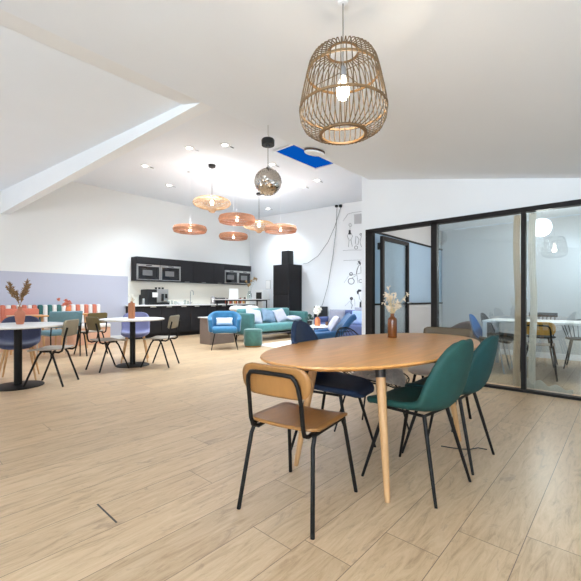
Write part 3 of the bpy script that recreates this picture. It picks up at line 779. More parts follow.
wt = MB().box((6.6, 9.69, .885), (4.44, .61, .034), bev=.004).build('worktop', M['worktop']); tag(wt, 'long white kitchen worktop over the anthracite base cabinets', 'worktop')
S(MB().box((6.65, 9.992, 1.225), (4.36, .012, .64)), 'trim_3', M['splash'])
# wall cabinets
up = [(4.55, 5.235, 'mw'), (5.235, 5.87, 'mw'), (5.87, 6.28, 'd'), (6.28, 7.04, 'd'), (7.04, 7.47, 'd'), (7.47, 8.03, 'mw'), (8.03, 8.62, 'mw')]
ul = ['anthracite wall cabinet at the left end holding a microwave', 'anthracite wall cabinet holding the second microwave from the left', 'narrow anthracite wall cabinet right beside the left microwaves', 'wide plain anthracite wall cabinet in the middle of the row', 'narrow anthracite wall cabinet left of the right microwaves', 'anthracite wall cabinet holding the third microwave from the left', 'anthracite wall cabinet at the right end holding a microwave']
ml = ['steel framed built in microwave furthest left in the wall cabinets', 'steel framed built in microwave second from the left', 'steel framed built in microwave third from the left', 'steel framed built in microwave furthest right in the wall cabinets']
mk = 0
for (a, b, k), lab in zip(up, ul):
    w = b-a; t = thing('wall_cabinet', lab, 'kitchen cabinet', ((a+b)/2, 0, 0), 0, 'wall cabinets of the kitchen')
    if k == 'd':
        MB().box((0, 9.835, 1.88), (w-.004, .31, .64)).build('body', M['blackc'], t, smooth=False)
        MB().box((0, 9.667, 1.88), (w-.008, .02, .64), bev=.003).build('door', M['blackc'], t)
        MB().box((0, 9.65, 1.565), (.14, .02, .012)).build('handle', M['steel'], t, smooth=False)
    else:
        g = MB().box((0, 9.835, 2.105), (w-.004, .31, .19)).box((-w/2+.012, 9.835, 1.785), (.02, .31, .45)).box((w/2-.012, 9.835, 1.785), (.02, .31, .45)).box((0, 9.98, 1.785), (w-.05, .02, .45)).box((0, 9.835, 1.567), (w-.004, .31, .014))
        g.build('body', M['blackc'], t, smooth=False)
        MB().box((0, 9.667, 2.105), (w-.008, .02, .19), bev=.003).build('flap', M['blackc'], t)
        mw = thing('built_in_microwave', ml[mk], 'microwave', ((a+b)/2, 0, 0), 0, 'microwaves of the kitchen'); mk += 1
        W = w-.055
        MB().box((0, 9.83, 1.787), (W, .26, .41)).build('casing', M['black'], mw, smooth=False)
        fr = MB().box((0, 9.672, 1.975), (w-.012, .03, .055)).box((-w/2+.025, 9.672, 1.78), (.038, .03, .40)).box((w/2-.025, 9.672, 1.78), (.038, .03, .40)).box((0, 9.672, 1.588), (w-.012, .03, .02)).build('steel_frame', M['steel'], mw, smooth=False)
        MB().box((0, 9.654, 1.975), (.16, .006, .025)).build('display', M['black'], mw, smooth=False)
        dd = MB().box((0, 9.675, 1.772), (w-.09, .03, .345), bev=.004).build('door', M['ovenglass'], mw)
        MB().box((-.04, 9.657, 1.775), (.28, .006, .15)).build('window', M['ovenwin'], dd, smooth=False)
        MB().tube([(w/2-.10, 9.645, 1.66), (w/2-.10, 9.635, 1.67), (w/2-.10, 9.635, 1.88), (w/2-.10, 9.645, 1.89)], .006, 6).build('handle', M['black'], dd)
# counter items
CT = .903
t = thing('coffee_machine', 'large black and chrome coffee machine at the left of the kitchen counter', 'coffee machine', (5.08, 9.70, CT))
MB().box((-.16, .02, .21), (.26, .42, .42), bev=.012).build('body', M['black'], t)
MB().box((.14, .02, .245), (.34, .42, .37), bev=.012).build('brew_unit', M['steel'], t)
MB().box((.14, 0, .03), (.36, .46, .06), bev=.006).build('drip_tray', M['black'], t)
MB().box((-.09, -.196, .27), (.15, .01, .13)).build('screen', M['paper'], t, smooth=False)
MB().box((.13, -.2, .20), (.07, .03, .2), bev=.008).box((.24, -.2, .24), (.06, .03, .12), bev=.008).build('spout', M['black'], t)
for k in range(3): MB().lathe([(0, 0), (.03, 0), (.034, .05), (0, .05)], (.03+.1*k, -.02, .432), 16).build('cup_stack', M['black'], t)
def jar(name, label, cat, x, y, h, r, m, group=None, lid=None):
    t = thing(name, label, cat, (x, y, CT), 0, group)
    MB().lathe([(0, 0), (r, 0), (r, h*.8), (r*.7, h*.9), (r*.7, h*.9), (0, h*.9)], seg=16).build('jar_body', m, t)
    MB().lathe([(0, h*.9), (r*.75, h*.9), (r*.75, h), (0, h)], seg=16).build('lid', lid or M['black'], t)
    return t
jar('thermos_flask', 'slim dark flask left of the coffee machine', 'flask', 4.67, 9.72, .27, .03, M['black'])
jar('steel_canister', 'steel canister between flask and coffee machine', 'canister', 4.775, 9.72, .19, .045, M['steel'])
for i, (x, m, h, r) in enumerate(((5.50, 'clear', .10, .035), (5.60, 'clear', .12, .035), (5.70, 'clear', .10, .04), (6.02, 'clear', .13, .035), (6.12, 'clear', .1, .03))):
    o = MB().lathe([(0, 0), (r*.85, 0), (r, h), (r*.93, h), (r*.8, .01), (0, .01)], seg=16).build('drinking_glass', M[m], loc=(x, 9.68, CT)); tag(o, ['clear glass right beside the coffee machine', 'taller clear glass second right of the coffee machine', 'clear glass left of the white bowl', 'tall clear glass right of the white bowl', 'small clear glass left of the kitchen tap'][i], 'glass', 'glasses on the kitchen counter')
o = MB().lathe([(0, 0), (.07, 0), (.12, .07), (.115, .07), (.065, .01), (0, .01)], seg=24).build('bowl', M['paper'], loc=(5.86, 9.68, CT)); tag(o, 'white bowl on the counter left of the tap', 'bowl')
t = thing('kitchen_tap', 'chrome swan neck tap at the middle of the counter', 'tap', (6.32, 9.86, CT))
MB().lathe([(0, 0), (.025, 0), (.025, .05), (.014, .06), (0, .06)], seg=16).build('tap_base', M['chrome'], t)
MB().tube([(0, 0, .05), (0, 0, .34)]+[(0, -.08+.08*math.cos(a), .34+.08*math.sin(a)) for a in [PI*k/8 for k in range(1, 9)]]+[(0, -.16, .28)], .011, 8).build('spout', M['chrome'], t)
MB().tube([(.02, 0, .035), (.07, 0, .06)], .006, 6).build('lever', M['chrome'], t)
t = thing('electric_kettle', 'steel electric kettle left of the black toaster', 'kettle', (7.02, 9.68, CT))
MB().lathe([(0, 0), (.085, 0), (.085, .02), (.08, .03), (.07, .2), (.05, .225), (.01, .235), (0, .24)], seg=24).build('body', M['chrome'], t)
MB().tube([(.07, 0, .2), (.13, 0, .2), (.13, 0, .06), (.08, 0, .05)], .012, 6).build('handle', M['black'], t)
t = thing('toaster', 'black toaster right of the steel kettle', 'toaster', (7.30, 9.68, CT))
MB().box((0, 0, .10), (.3, .18, .19), bev=.02).build('body', M['black'], t)
MB().box((0, -.03, .194), (.24, .03, .006)).box((0, .03, .194), (.24, .03, .006)).build('slots', M['steel'], t, smooth=False)
MB().box((.155, 0, .11), (.02, .05, .02), bev=.004).build('lever', M['grey'], t)
sj = [('red spice jar nearest the toaster', 'redjar', .16), ('brown spice jar second from the toaster', 'brownjar', .19), ('low red jar third from the toaster', 'redjar', .13), ('tall brown bottle fourth from the toaster', 'brownjar', .22), ('ochre jar fifth from the toaster', 'ochre', .17), ('tall red bottle sixth from the toaster', 'redjar', .21), ('brown jar left behind the white picture frame', 'brownjar', .18), ('red jar behind the white picture frame', 'redjar', .2), ('ochre jar right behind the white picture frame', 'ochre', .16), ('brown bottle at the right end of the jar row', 'brownjar', .22)]
for i, (l, m, h_) in enumerate(sj): jar('spice_jar', l, 'jar', 7.54+.095*i, 9.70+.04*(i % 2), h_, .036, M[m], 'jars on the kitchen counter')

# tall cabinet with loudspeaker
t = thing('tall_cabinet', 'tall anthracite cupboard standing against the far wall', 'cupboard', (0, 0, 0))
MB().box((8.555, 7.88, 1.06), (.57, .68, 2.12)).build('body', M['blackc'], t, smooth=False)
for z0, z1 in ((.06, 1.18), (1.19, 2.12)):
    MB().box((8.26, 7.88, (z0+z1)/2), (.02, .672, z1-z0), bev=.003).build('door', M['blackc'], t)
t = thing('loudspeaker', 'black loudspeaker standing on top of the tall cupboard', 'speaker', (8.46, 7.80, 2.121))
MB().box((0, 0, .215), (.24, .30, .43), bev=.01).build('cabinet', M['black'], t); MB().box((-.122, 0, .215), (.006, .27, .40)).build('grille', M['grille'], t, smooth=False)
t = thing('water_dispenser', 'white water dispenser with black tap recess in front of the far wall', 'water dispenser', (8.55, 9.02, 0))
MB().box((0, 0, .68), (.32, .36, 1.36), bev=.015).build('body', M['worktop'], t); MB().box((-.165, 0, 1.13), (.012, .26, .3)).build('tap_recess', M['black'], t, smooth=False)
MB().box((-.18, 0, 1.0), (.05, .2, .015)).build('drip_tray', M['grey'], t, smooth=False)
pf = thing('wall_notice', 'small white framed notice on the far wall above the water dispenser', 'notice', (8.855, 9.05, 1.55))
MB().box((-.008, 0, 0), (.016, .22, .3)).build('frame', M['steel'], pf, smooth=False); MB().box((-.018, 0, 0), (.004, .2, .28)).build('sheet', M['paper'], pf, smooth=False)

# bar table and stools
t = thing('bar_table', 'long thin grey bar table on black legs behind the teal sofa', 'bar table', (0, 0, 0))
MB().box((7.36, 8.62, 1.045), (1.75, .58, .03), bev=.005).build('tabletop', M['greytop'], t)
for x in (6.56, 8.14):
    for y in (8.40, 8.84): MB().box((x, y, .515), (.026, .026, 1.03)).build('leg', M['blackm'], t, smooth=False)
MB().box((7.35, 8.40, 1.015), (1.6, .03, .03)).box((7.35, 8.40, .25), (1.6, .03, .03)).build('rail', M['blackm'], t, smooth=False)
st_ = None
for (x, y, l) in ((6.72, 8.10, 'white fur topped bar stool at the left of the bar table'), (7.22, 8.12, 'white fur topped bar stool at the middle of the bar table')):
    if st_ is None:
        st_ = thing('bar_stool', l, 'stool', (x, y, 0), 0, 'fur topped bar stools')
        MB().lathe([(0, .70), (.19, .70), (.2, .72), (0, .74)], seg=28).build('seat', M['oak'], st_)
        MB().lathe([(0, .74), (.2, .735), (.235, .76), (.24, .80), (.2, .85), (.1, .87), (0, .87)], seg=32).map(lambda v: v*1).build('fur_cover', M['wfur'], st_)
        for k in range(4):
            a = PI/4+k*PI/2; MB().tube([(.22*math.cos(a), .22*math.sin(a), 0), (.14*math.cos(a), .14*math.sin(a), .71)], .011, 8).build('leg', M['blackm'], st_)
        MB().tube([(.2*math.cos(2*PI*k/20), .2*math.sin(2*PI*k/20), .22) for k in range(20)], .007, 6, closed=True).build('foot_ring', M['blackm'], st_)
    else: dup(st_, (x, y, 0), 0, l)
pz = 1.061
o = thing('picture_frame', 'white picture frame standing on the bar table', 'picture frame', (6.98, 8.6, pz), 0)
MB().box((0, 0, .155), (.27, .018, .31), rz=math.radians(-45)).map(lambda v: Vector((v.x+.05*v.z, v.y+.05*v.z, v.z))).build('frame', M['worktop'], o, smooth=False)
MB().box((-.011, -.011, .155), (.21, .006, .25), rz=math.radians(-45)).map(lambda v: Vector((v.x+.05*v.z, v.y+.05*v.z, v.z))).build('sheet', M['paper'], o, smooth=False)
MB().box((.06, .06, .1), (.02, .1, .008), rz=math.radians(-45)).build('stand', M['worktop'], o, smooth=False)
o = MB().lathe([(0, 0), (.07, 0), (.075, .02), (.075, .15), (.05, .19), (.045, .24), (.05, .245), (.04, .245), (.04, .19), (.066, .14), (.066, .02), (0, .015)]).build('glass_vase', M['clear'], loc=(7.62, 8.62, pz)); tag(o, 'clear glass vase on the bar table', 'vase')
bunch('flower_bunch', 'green stems with ochre blooms in the glass vase on the bar table', 'flowers', (7.62, 8.62, pz+.03), [(.10, -.10, .60), (.07, -.02, .52), (.14, -.14, .58), (-.06, .06, .50), (.02, .02, .42), (-.03, .03, .38)], M['leaf'], M['yellowfl'], petals(10, .045, .03))

# ================================================================== LOUNGE
def cushion(label, loc, w, h, d, m, rz=0, tilt=0, name='cushion', group=None, roll=0):
    c = MB()
    n = 16
    for sgn in (-1, 1):
        c.grid(lambda u, v: Vector(((u-.5)*w*(1-.10*(1-abs(2*v-1)**2)*0+.05*abs(2*u-1)*abs(2*v-1)), sgn*d/2*max(0, (1-(2*u-1)**4)*(1-(2*v-1)**4))**.55, (v-.5)*h*(1+.05*abs(2*u-1)*abs(2*v-1)))), n, n)
    bmesh.ops.remove_doubles(c.bm, verts=c.bm.verts, dist=.0008)
    rm = Matrix.Rotation(tilt, 3, 'X') @ Matrix.Rotation(roll, 3, 'Y')
    c.map(lambda v: rm @ v)
    o = c.build(name, m, loc=loc, rz=rz); return tag(o, label, 'cushion', group)
# sofa (faces -Y)
t = thing('sofa', 'long teal velvet sofa in front of the bar table and tall cupboard', 'sofa', (0, 0, 0))
SX0, SX1, SY0, SY1 = 5.96, 8.16, 6.70, 7.48
MB().box(((SX0+SX1)/2, (SY0+SY1)/2-.02, .33), (SX1-SX0-.3, SY1-SY0-.02, .20), bev=.05).build('seat', M['sofa'], t)
MB().box(((SX0+SX1)/2, SY1-.11, .54), (SX1-SX0-.3, .2, .54), bev=.07).build('backrest', M['sofa'], t)
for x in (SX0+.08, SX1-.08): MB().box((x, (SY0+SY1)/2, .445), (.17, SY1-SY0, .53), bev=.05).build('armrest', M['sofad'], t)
MB().box(((SX0+SX1)/2, (SY0+SY1)/2, .17), (SX1-SX0-.1, SY1-SY0-.1, .025)).build('base_frame', M['steel'], t, smooth=False)
for x in (SX0+.12, SX1-.12):
    for y in (SY0+.1, SY1-.1): MB().tube([(x, y, 0), (x, y, .165)], .014, 8).build('leg', M['blackm'], t)
SZ = .43
cushion('lilac white cushion at the left end of the teal sofa', (6.42, 7.08, SZ+.185), .46, .40, .15, M['lilac'], tilt=-.5, roll=.2, group='cushions on the teal sofa')
cushion('blue grey cushion in the middle of the teal sofa', (6.93, 7.08, SZ+.175), .42, .37, .15, M['bluegrey'], tilt=-.5, roll=.28, group='cushions on the teal sofa')
cushion('lilac white cushion right of the blue grey one on the teal sofa', (7.38, 7.08, SZ+.175), .42, .37, .15, M['lilac'], tilt=-.5, roll=-.16, group='cushions on the teal sofa')
cushion('flat white cushion lying at the right end of the teal sofa', (7.78, 6.95, SZ+.085), .40, .30, .15, M['lilac'], tilt=-1.45, group='cushions on the teal sofa')
# armchair facing the camera
t = thing('tub_armchair', 'sky blue velvet tub armchair on thin black legs beside the green pouf', 'armchair', (4.93, 6.38, 0), face(233))
MB().box((0, .03, .41), (.52, .54, .13), bev=.05).build('seat', M['bluechair'], t)
def tub(u, v):
    a = math.radians(-28+236*u); hh = .80-.17*max(0, abs(2*u-1)-.35)/.65
    r = .295+.025*v
    return Vector((r*1.0*math.cos(PI+a), .03+r*.98*math.sin(PI+a), .36+(hh-.36)*v))
MB().grid(tub, 26, 8).build('backrest', M['bluechair'], t, solid=.085, sub=1)
MB().lathe([(0, .335), (.24, .335), (.28, .35), (.26, .37), (0, .37)], seg=24).build('underside', M['greytop'], t)
for sx in (-1, 1):
    for sy in (-1, 1): MB().tube([(sx*.27, sy*.25+.02, 0), (sx*.2, sy*.17+.02, .345)], [.008, .012], 8).build('leg', M['blackm'], t)
dv = Vector((math.cos(math.radians(233)), math.sin(math.radians(233)), 0))
cushion('white lumbar cushion on the sky blue tub armchair', (4.93-dv.x*.08, 6.38-dv.y*.08, .575), .33, .15, .12, M['paper'], rz=face(233), tilt=.2)
# pouf
t = thing('pouf', 'green velvet cylinder pouf with a gold base ring beside the blue tub armchair', 'pouf', (5.56, 6.17, 0))
MB().lathe([(0, .03), (.19, .03), (.205, .05), (.205, .36), (.195, .385), (.16, .395), (0, .398)], seg=36).build('body', M['pouf'], t)
MB().lathe([(0, 0), (.185, 0), (.185, .03), (0, .03)], seg=36).build('base_ring', M['brass'], t)
MB().tube([(.206*math.cos(2*PI*k/36), .206*math.sin(2*PI*k/36), .345) for k in range(36)], .006, 6, closed=True).build('piping', M['pouf'], t)
# side cabinet behind the armchair
t = thing('side_cabinet', 'low grey brown side cabinet behind the sky blue armchair', 'cabinet', (5.42, 7.30, 0), 0)
MB().box((0, 0, .305), (.70, .42, .61), bev=.006).build('body', M['boxwood'], t)
MB().box((0, 0, .621), (.78, .46, .022), bev=.004).build('top', M['greytop'], t)
o = MB().box((0, 0, .006), (1.75, 1.15, .012), bev=.004).build('rug', M['rug'], loc=(6.62, 5.72, 0)); tag(o, 'cream rug on the floor before the teal sofa', 'rug')
# coffee table, vase, plant
t = thing('coffee_table', 'round white coffee table between the teal sofa and the blue lounge chair', 'table', (7.2, 5.55, .012))
MB().lathe([(0, .37), (.40, .37), (.41, .38), (.41, .392), (.40, .40), (0, .40)], seg=40).build('tabletop', M['tabwhite'], t)
for k in range(4):
    a = k*PI/2+.4; MB().tube([(.3*math.cos(a), .3*math.sin(a), 0), (.24*math.cos(a), .24*math.sin(a), .375)], .012, 8).build('leg', M['blackm'], t)
cz = .413
cv = at_d(316, 328, 9.0)
o = MB().lathe([(0, 0), (.06, 0), (.07, .02), (.07, .15), (.055, .18), (.04, .19), (.04, .21), (.03, .21), (.03, .15), (0, .15)]).build('orange_vase', M['orange'], loc=(7.06, 5.52, cz)); tag(o, 'orange vase on the round white coffee table', 'vase')
bunch('dried_flower_bunch', 'pale peach puffy dried flowers in the orange vase on the coffee table', 'dried flowers', (7.06, 5.52, cz+.17), [(random.uniform(-.07, .07), random.uniform(-.07, .07), random.uniform(.12, .26)) for _ in range(9)], M['straw'], M['whitefl'], petals(16, .05, .035))
t = thing('potted_plant', 'small dark leafy plant in a pot left of the orange vase', 'plant', (7.10, 5.80, cz))
MB().lathe([(0, 0), (.05, 0), (.065, .10), (.058, .10), (.05, .02), (0, .02)], seg=20).build('pot', M['black'], t)
lf = MB()
for _ in range(40):
    d = Vector((random.gauss(0, 1), random.gauss(0, 1), random.uniform(.2, 1.4))).normalized(); lf.blob(Vector((0, 0, .12))+d*random.uniform(.06, .14), (.02, .006, .045), rot=d.to_track_quat('Z', 'Y').to_matrix(), sub=1)
lf.build('foliage', M['darkleaf'], t)
for i, (dx, dy, m) in enumerate(((.24, -.1, 'brownjar'), (.30, -.18, 'clear'))):
    o = MB().lathe([(0, 0), (.035, 0), (.04, .09), (.036, .09), (.03, .01), (0, .01)], seg=16).build('cup', M[m], loc=(7.06+dx, 5.52+dy, cz)); tag(o, ['brown cup on the coffee table right of the orange vase', 'clear cup at the right edge of the coffee table'][i], 'cup')
# floor speaker
t = thing('floor_loudspeaker', 'black floor loudspeaker standing against the far wall', 'speaker', (8.62, 6.62, 0))
MB().box((0, 0, .42), (.28, .30, .84), bev=.01).build('cabinet', M['black'], t); MB().box((-.142, 0, .44), (.006, .27, .74)).build('grille', M['grille'], t, smooth=False)
# periwinkle sofa at the far wall (faces -X)
t = thing('sofa', 'periwinkle blue sofa at the far wall under the line drawings', 'sofa', (0, 0, 0))
MB().box((8.28, 5.08, .24), (.84, 2.2, .36), bev=.05).build('seat', M['psofa'], t)
MB().box((8.62, 5.08, .50), (.22, 2.2, .52), bev=.07).build('backrest', M['psofa'], t)
for y in (6.24, 3.94): MB().box((8.30, y, .32), (.84, .16, .50), bev=.06).build('armrest', M['psofa'], t)
for x in (7.95, 8.65):
    for y in (4.0, 6.2): MB().tube([(x, y, 0), (x, y, .1)], .018, 8).build('leg', M['blackm'], t)
cushion('grey cushion at the left end of the periwinkle sofa', (8.34, 5.86, .60), .5, .34, .16, M['greycush'], rz=face(180), tilt=.25, group='cushions on the periwinkle sofa')
cushion('grey cushion at the right end of the periwinkle sofa, by the white wall end', (8.35, 5.06, .64), .5, .40, .16, M['greycush'], rz=face(180), tilt=.25, group='cushions on the periwinkle sofa')
cushion('pale blue cushion before the grey ones on the periwinkle sofa', (8.08, 4.98, .58), .46, .36, .15, M['pblue'], rz=face(180), tilt=.3, group='cushions on the periwinkle sofa')
# royal blue lounge chair, seen in profile
t = thing('lounge_chair', 'royal blue velvet lounge chair in profile beyond the oval table', 'armchair', (5.62, 4.20, 0), face(132))
def lng(u, v):
    pts = [(.52, .30), (.44, .34), (.25, .34), (.0, .34), (-.15, .37), (-.28, .46), (-.38, .60), (-.46, .70), (-.52, .725)]
    q = v*(len(pts)-1); i = min(int(q), len(pts)-2); k = q-i
    y = pts[i][0]*(1-k)+pts[i+1][0]*k; z = pts[i][1]*(1-k)+pts[i+1][1]*k
    return Vector(((u-.5)*.68, y, z+.16*max(0, abs(2*u-1)-.5)**2*(1 if v > .2 else 0)))
MB().grid(lng, 12, 24).build('shell', M['lounge'], t, solid=.11, sub=1)
for sx in (-1, 1):
    MB().box((sx*.33, 0.02, .42), (.08, .62, .10), bev=.035).map(lambda v: Vector((v.x, v.y, v.z-.12*v.y))).build('armrest', M['lounge'], t)
    for sy in (-1, 1): MB().tube([(sx*.3, sy*.36, 0), (sx*.24, sy*.24-.02, .29)], .012, 8).build('leg', M['blackm'], t)
dl = Vector((math.cos(math.radians(132)), math.sin(math.radians(132)), 0))
cushion('white cushion on the royal blue lounge chair', (5.62-dl.x*.15, 4.20-dl.y*.15, .60), .42, .30, .13, M['lilac'], rz=face(132), tilt=.55)

# cables on the far wall
def wall_pts(px, X): return [at_x(x, y, X) for x, y in px]
t = thing('speaker_cable', 'thin black cable sagging from the ceiling to the loudspeaker on the tall cupboard', 'cable')
MB().tube(wall_pts(((341, 206.5), (335, 226), (328, 242), (318, 256), (308, 263), (303, 264)), 8.83), .0055, 6).build('cable', M['cablem'], t)
MB().box(at_x(340.5, 206, 8.82), (.06, .07, .07)).build('wall_clip', M['black'], t, smooth=False)
t = thing('speaker_cable', 'thin black cable dropping from the ceiling to the floor loudspeaker', 'cable')
MB().tube(wall_pts(((337, 206.5), (336, 230), (333, 255), (328, 285), (323, 303), (321, 308)), 8.84), .0055, 6).build('cable', M['cablem'], t)
MB().box(at_x(336.5, 206, 8.83), (.06, .07, .07)).build('wall_clip', M['black'], t, smooth=False)
# line drawing mural
t = thing('wall_drawing', 'black line drawings of people painted on the far wall above the periwinkle sofa', 'mural', (0, 0, 0))
XM = 8.797
def line(pts, mb, r=.007, closed=False): mb.tube(wall_pts(pts, XM), r*.8, 5, closed=closed)
def circ(cx, cy, r, mb, n=18, th=.007): mb.tube(wall_pts([(cx+r*math.cos(2*PI*k/n), cy+r*math.sin(2*PI*k/n)) for k in range(n)], XM), th, 5, closed=True)
def fill(pts, mb): mb.poly([p+Vector((-.001, 0, 0)) for p in wall_pts(pts, XM)], (-.004, 0, 0))
def figure(strokes, darks, nm='painted_figure'):
    a = MB(); strokes(a); a.build(nm, M['ink'], t)
    if darks: q = MB(); darks(q); q.build('dark_shape', M['inkd'], t)
figure(lambda a: line([(343, 221), (348, 214), (353, 212.5), (361.5, 211.5)], a, .005), None, 'painted_line')
g = MB(); fill([(354.2, 214.5), (361.5, 213.5), (361.5, 223.5), (354.2, 224)], g); g.build('grey_patch', M['inkl'], t)
figure(lambda a: line([(343, 250.5), (352, 250), (361.5, 250)], a, .005), None, 'painted_line')
figure(lambda a: line([(343.5, 260.5), (352, 260.2), (361.5, 260)], a, .005), None, 'painted_line')
figure(lambda a: (line([(350, 229.5), (350, 223)], a, .004), circ(350.3, 225, 1.5, a, th=.004), line([(348.7, 233), (347.2, 236), (349, 240), (348.5, 247)], a), line([(351, 233), (352.6, 236), (351, 240), (352.3, 246.5)], a), line([(349.5, 240), (351, 240)], a)),
       lambda q: fill([(348.8, 230), (350.6, 230), (351, 234.5), (348.6, 234.5)], q))
figure(lambda a: (line([(356, 236), (355.3, 244), (358, 244.5), (359, 239), (357, 236.5)], a), line([(359.5, 234), (361.3, 236), (360, 242), (361.5, 247)], a), circ(356, 247.5, 1.6, a)), lambda q: circ(360.8, 234.3, .9, q))
figure(lambda a: (circ(359.2, 264, 1.4, a), line([(358.5, 266), (357, 270), (356.5, 274)], a, .014), line([(360.8, 266.5), (361, 273), (354, 274.8), (350, 274.5)], a), circ(351, 274, 1.4, a, th=.012)),
       lambda q: fill([(357.8, 261.2), (359.5, 260.8), (361, 263), (360.6, 265.3), (359.3, 264)], q))
figure(lambda a: (circ(351.2, 281.2, 3, a, th=.01), line([(352, 278), (357, 275), (358, 283)], a), circ(360.6, 281, 1.6, a)), None, 'painted_bicycle')
figure(lambda a: line([(344, 283), (348, 277), (351, 274)], a, .004), None, 'painted_line')
figure(lambda a: line([(358.8, 294), (359.5, 299), (361.5, 301)], a), lambda q: fill([(356.8, 291.5), (358.6, 289.3), (361.4, 289.8), (361.2, 291.5), (358.8, 292), (358.6, 294.4), (357.2, 294)], q))
figure(lambda a: (line([(351.3, 299.5), (351, 303), (352.3, 305), (351.5, 308.5)], a, .013), line([(351.5, 299.8), (354.5, 299), (355, 306)], a, .005)), lambda q: circ(351.4, 298.5, .9, q, th=.02))
g = MB(); fill([(359.8, 302), (361.4, 301), (361.4, 309), (359.4, 309)], g); g.build('dark_shape', M['inkd'], t)
figure(lambda a: line([(345, 306), (350, 301)], a, .004), None, 'painted_line')

# ================================================================== MEETING ROOM BEHIND THE GLASS
def meeting_table(label, x0, x1, y0, y1):
    t = thing('meeting_table', label, 'table', ((x0+x1)/2, (y0+y1)/2, 0))
    w, d = x1-x0, y1-y0
    MB().box((0, 0, .725), (w, d, .03), bev=.004).build('tabletop', M['tabwhite'], t)
    for sx in (-1, 1):
        for sy in (-1, 1): MB().box((sx*(w/2-.03), sy*(d/2-.03), .355), (.05, .05, .71)).build('leg', M['tabwhite'], t, smooth=False)
meeting_table('white meeting table behind the glass, its left half', 6.12, 6.92, .36, 1.62)
meeting_table('white meeting table behind the glass, its right half cut by the photo edge', 6.12, 6.92, -.95, .34)
def meeting_shell(label, m, loc, deg):
    t = thing('shell_chair', label, 'chair', loc, face(deg))
    fn = shell_fn()
    MB().grid(lambda u, v: fn(u, .42+.58*v), 10, 14).build('backrest', m, t, solid=.016, sub=1)
    MB().grid(lambda u, v: fn(u, .44*v), 10, 12).build('seat', M['darkseat'], t, solid=.05, sub=1)
    for sx in (-1, 1):
        for sy in (-1, 1): MB().tube([(sx*.21, sy*.22, 0), (sx*.14, sy*.13, .43)], .010, 8).build('leg', M['steel'], t)
meeting_shell('blue backed shell chair at the left end of the white table behind the glass', M['blueplas'], (6.10, 1.50, 0), -88)
meeting_shell('charcoal shell chair behind the blue one at the end of the white table', M['greyplas'], (6.70, 1.50, 0), -92)
plywood_chair('wooden_chair', 'honey plywood chair behind the glass beside the curtain, at the white table', 'chair', M['mustard'], M['greyseat'], (6.02, .90, 0), 8)
def spindle_chair(label, loc, deg, tub):
    t = thing('spindle_chair', label, 'chair', loc, face(deg))
    s = MB().lathe([(0, .44), (.19, .44), (.205, .452), (.2, .465), (0, .46)], seg=28).build('seat', M['black'], t)
    if tub:
        ar = lambda k, r, z: Vector((r*math.cos(PI+PI*k), r*.95*math.sin(PI+PI*k), z))
        MB().tube([ar(k/16, .27, .74-.08*abs(k/8-1)) for k in range(17)], .012, 8).build('back_rail', M['black'], t)
        for k in range(1, 12): MB().tube([ar(k/12, .19, .455), ar(k/12, .27, .74-.08*abs(k/6-1))], .006, 6).build('spindle', M['black'], t)
    else:
        MB().box((0, -.235, .80), (.40, .022, .07), bev=.008).build('back_rail', M['black'], t)
        for k in range(7): MB().tube([(-.15+.05*k, -.17, .455), (-.165+.055*k, -.235, .78)], .007, 6).build('spindle', M['black'], t)
    for sx in (-1, 1):
        for sy in (-1, 1): MB().tube([(sx*.2, sy*.2, 0), (sx*.12, sy*.12, .445)], [.010, .014], 8).build('leg', M['black'], t)
spindle_chair('black spindle back chair on the far side of the white meeting table', (7.12, 1.02, 0), 180, False)
spindle_chair('black tub chair with curved spindle back on the far side of the meeting table', (7.15, .50, 0), 180, True)
# brown round-backed armchair
t = thing('round_armchair', 'brown leather round backed armchair behind the glass, left of the blue chair', 'armchair', (6.55, 2.10, 0), face(47))
MB().lathe([(0, .12), (.23, .12), (.26, .16), (.26, .38), (.24, .42), (0, .43)], seg=32).build('seat', M['brownl'], t)
MB().grid(lambda u, v: Vector((.31*math.cos(PI*1.0+PI*u), .31*math.sin(PI+PI*u), .15+(.26+.30*math.sin(PI*u))*v)), 24, 8).build('backrest', M['brownl'], t, solid=.07, sub=1)
for k in range(4): MB().tube([(.25*math.cos(k*PI/2+.7), .25*math.sin(k*PI/2+.7), 0), (.22*math.cos(k*PI/2+.7), .22*math.sin(k*PI/2+.7), .14)], .015, 8).build('leg', M['black'], t)
# globe pendant
gp = at_x(541.3, 227.3, 6.5)
t = thing('globe_pendant_lamp', 'glowing white globe pendant behind the glass above the meeting table', 'pendant lamp', (gp.x, gp.y, 0))
MB().blob((0, 0, gp.z), .132, sub=4).build('globe', M['globe'], t)
MB().tube([(0, 0, gp.z+.13), (0, 0, 2.505)], .004, 6).build('cord', M['white'], t)
# curtains
def curtain(label, pts, m, puddle=None):
    t = thing('curtain', label, 'curtain', (0, 0, 0))
    y0, y1 = pts
    def f(u, v):
        y = y0+(y1-y0)*u; z = 2.03*(1-v)+.02
        return Vector((5.03+.022*math.sin(u*PI*7)*(1+.3*v)+.0, y+(.01*math.sin(v*9)), z))
    MB().grid(f, 56, 20).build('drape', m, t)
    MB().tube([(5.03, y0-.05, 2.045), (5.03, y1+.05, 2.045)], .008, 8).build('rail', M['steel'], t)
    if puddle:
        def g(u, v):
            yy = y0+.03+(puddle-y0)*u
            return Vector((5.00+.12*v, yy, .012+.11*math.sin(PI*v)*(1-.6*u)*(1+.3*math.sin(u*17+v*5))))
        MB().grid(g, 30, 14).build('train', M['sheer'], t, solid=.004)
curtain('narrow beige curtain left of the partition mullion behind the glass', (.985, .915), M['drape'])
curtain('pale curtain right of the partition mullion trailing onto the floor behind the glass', (.83, .76), M['sheer'], puddle=.40)
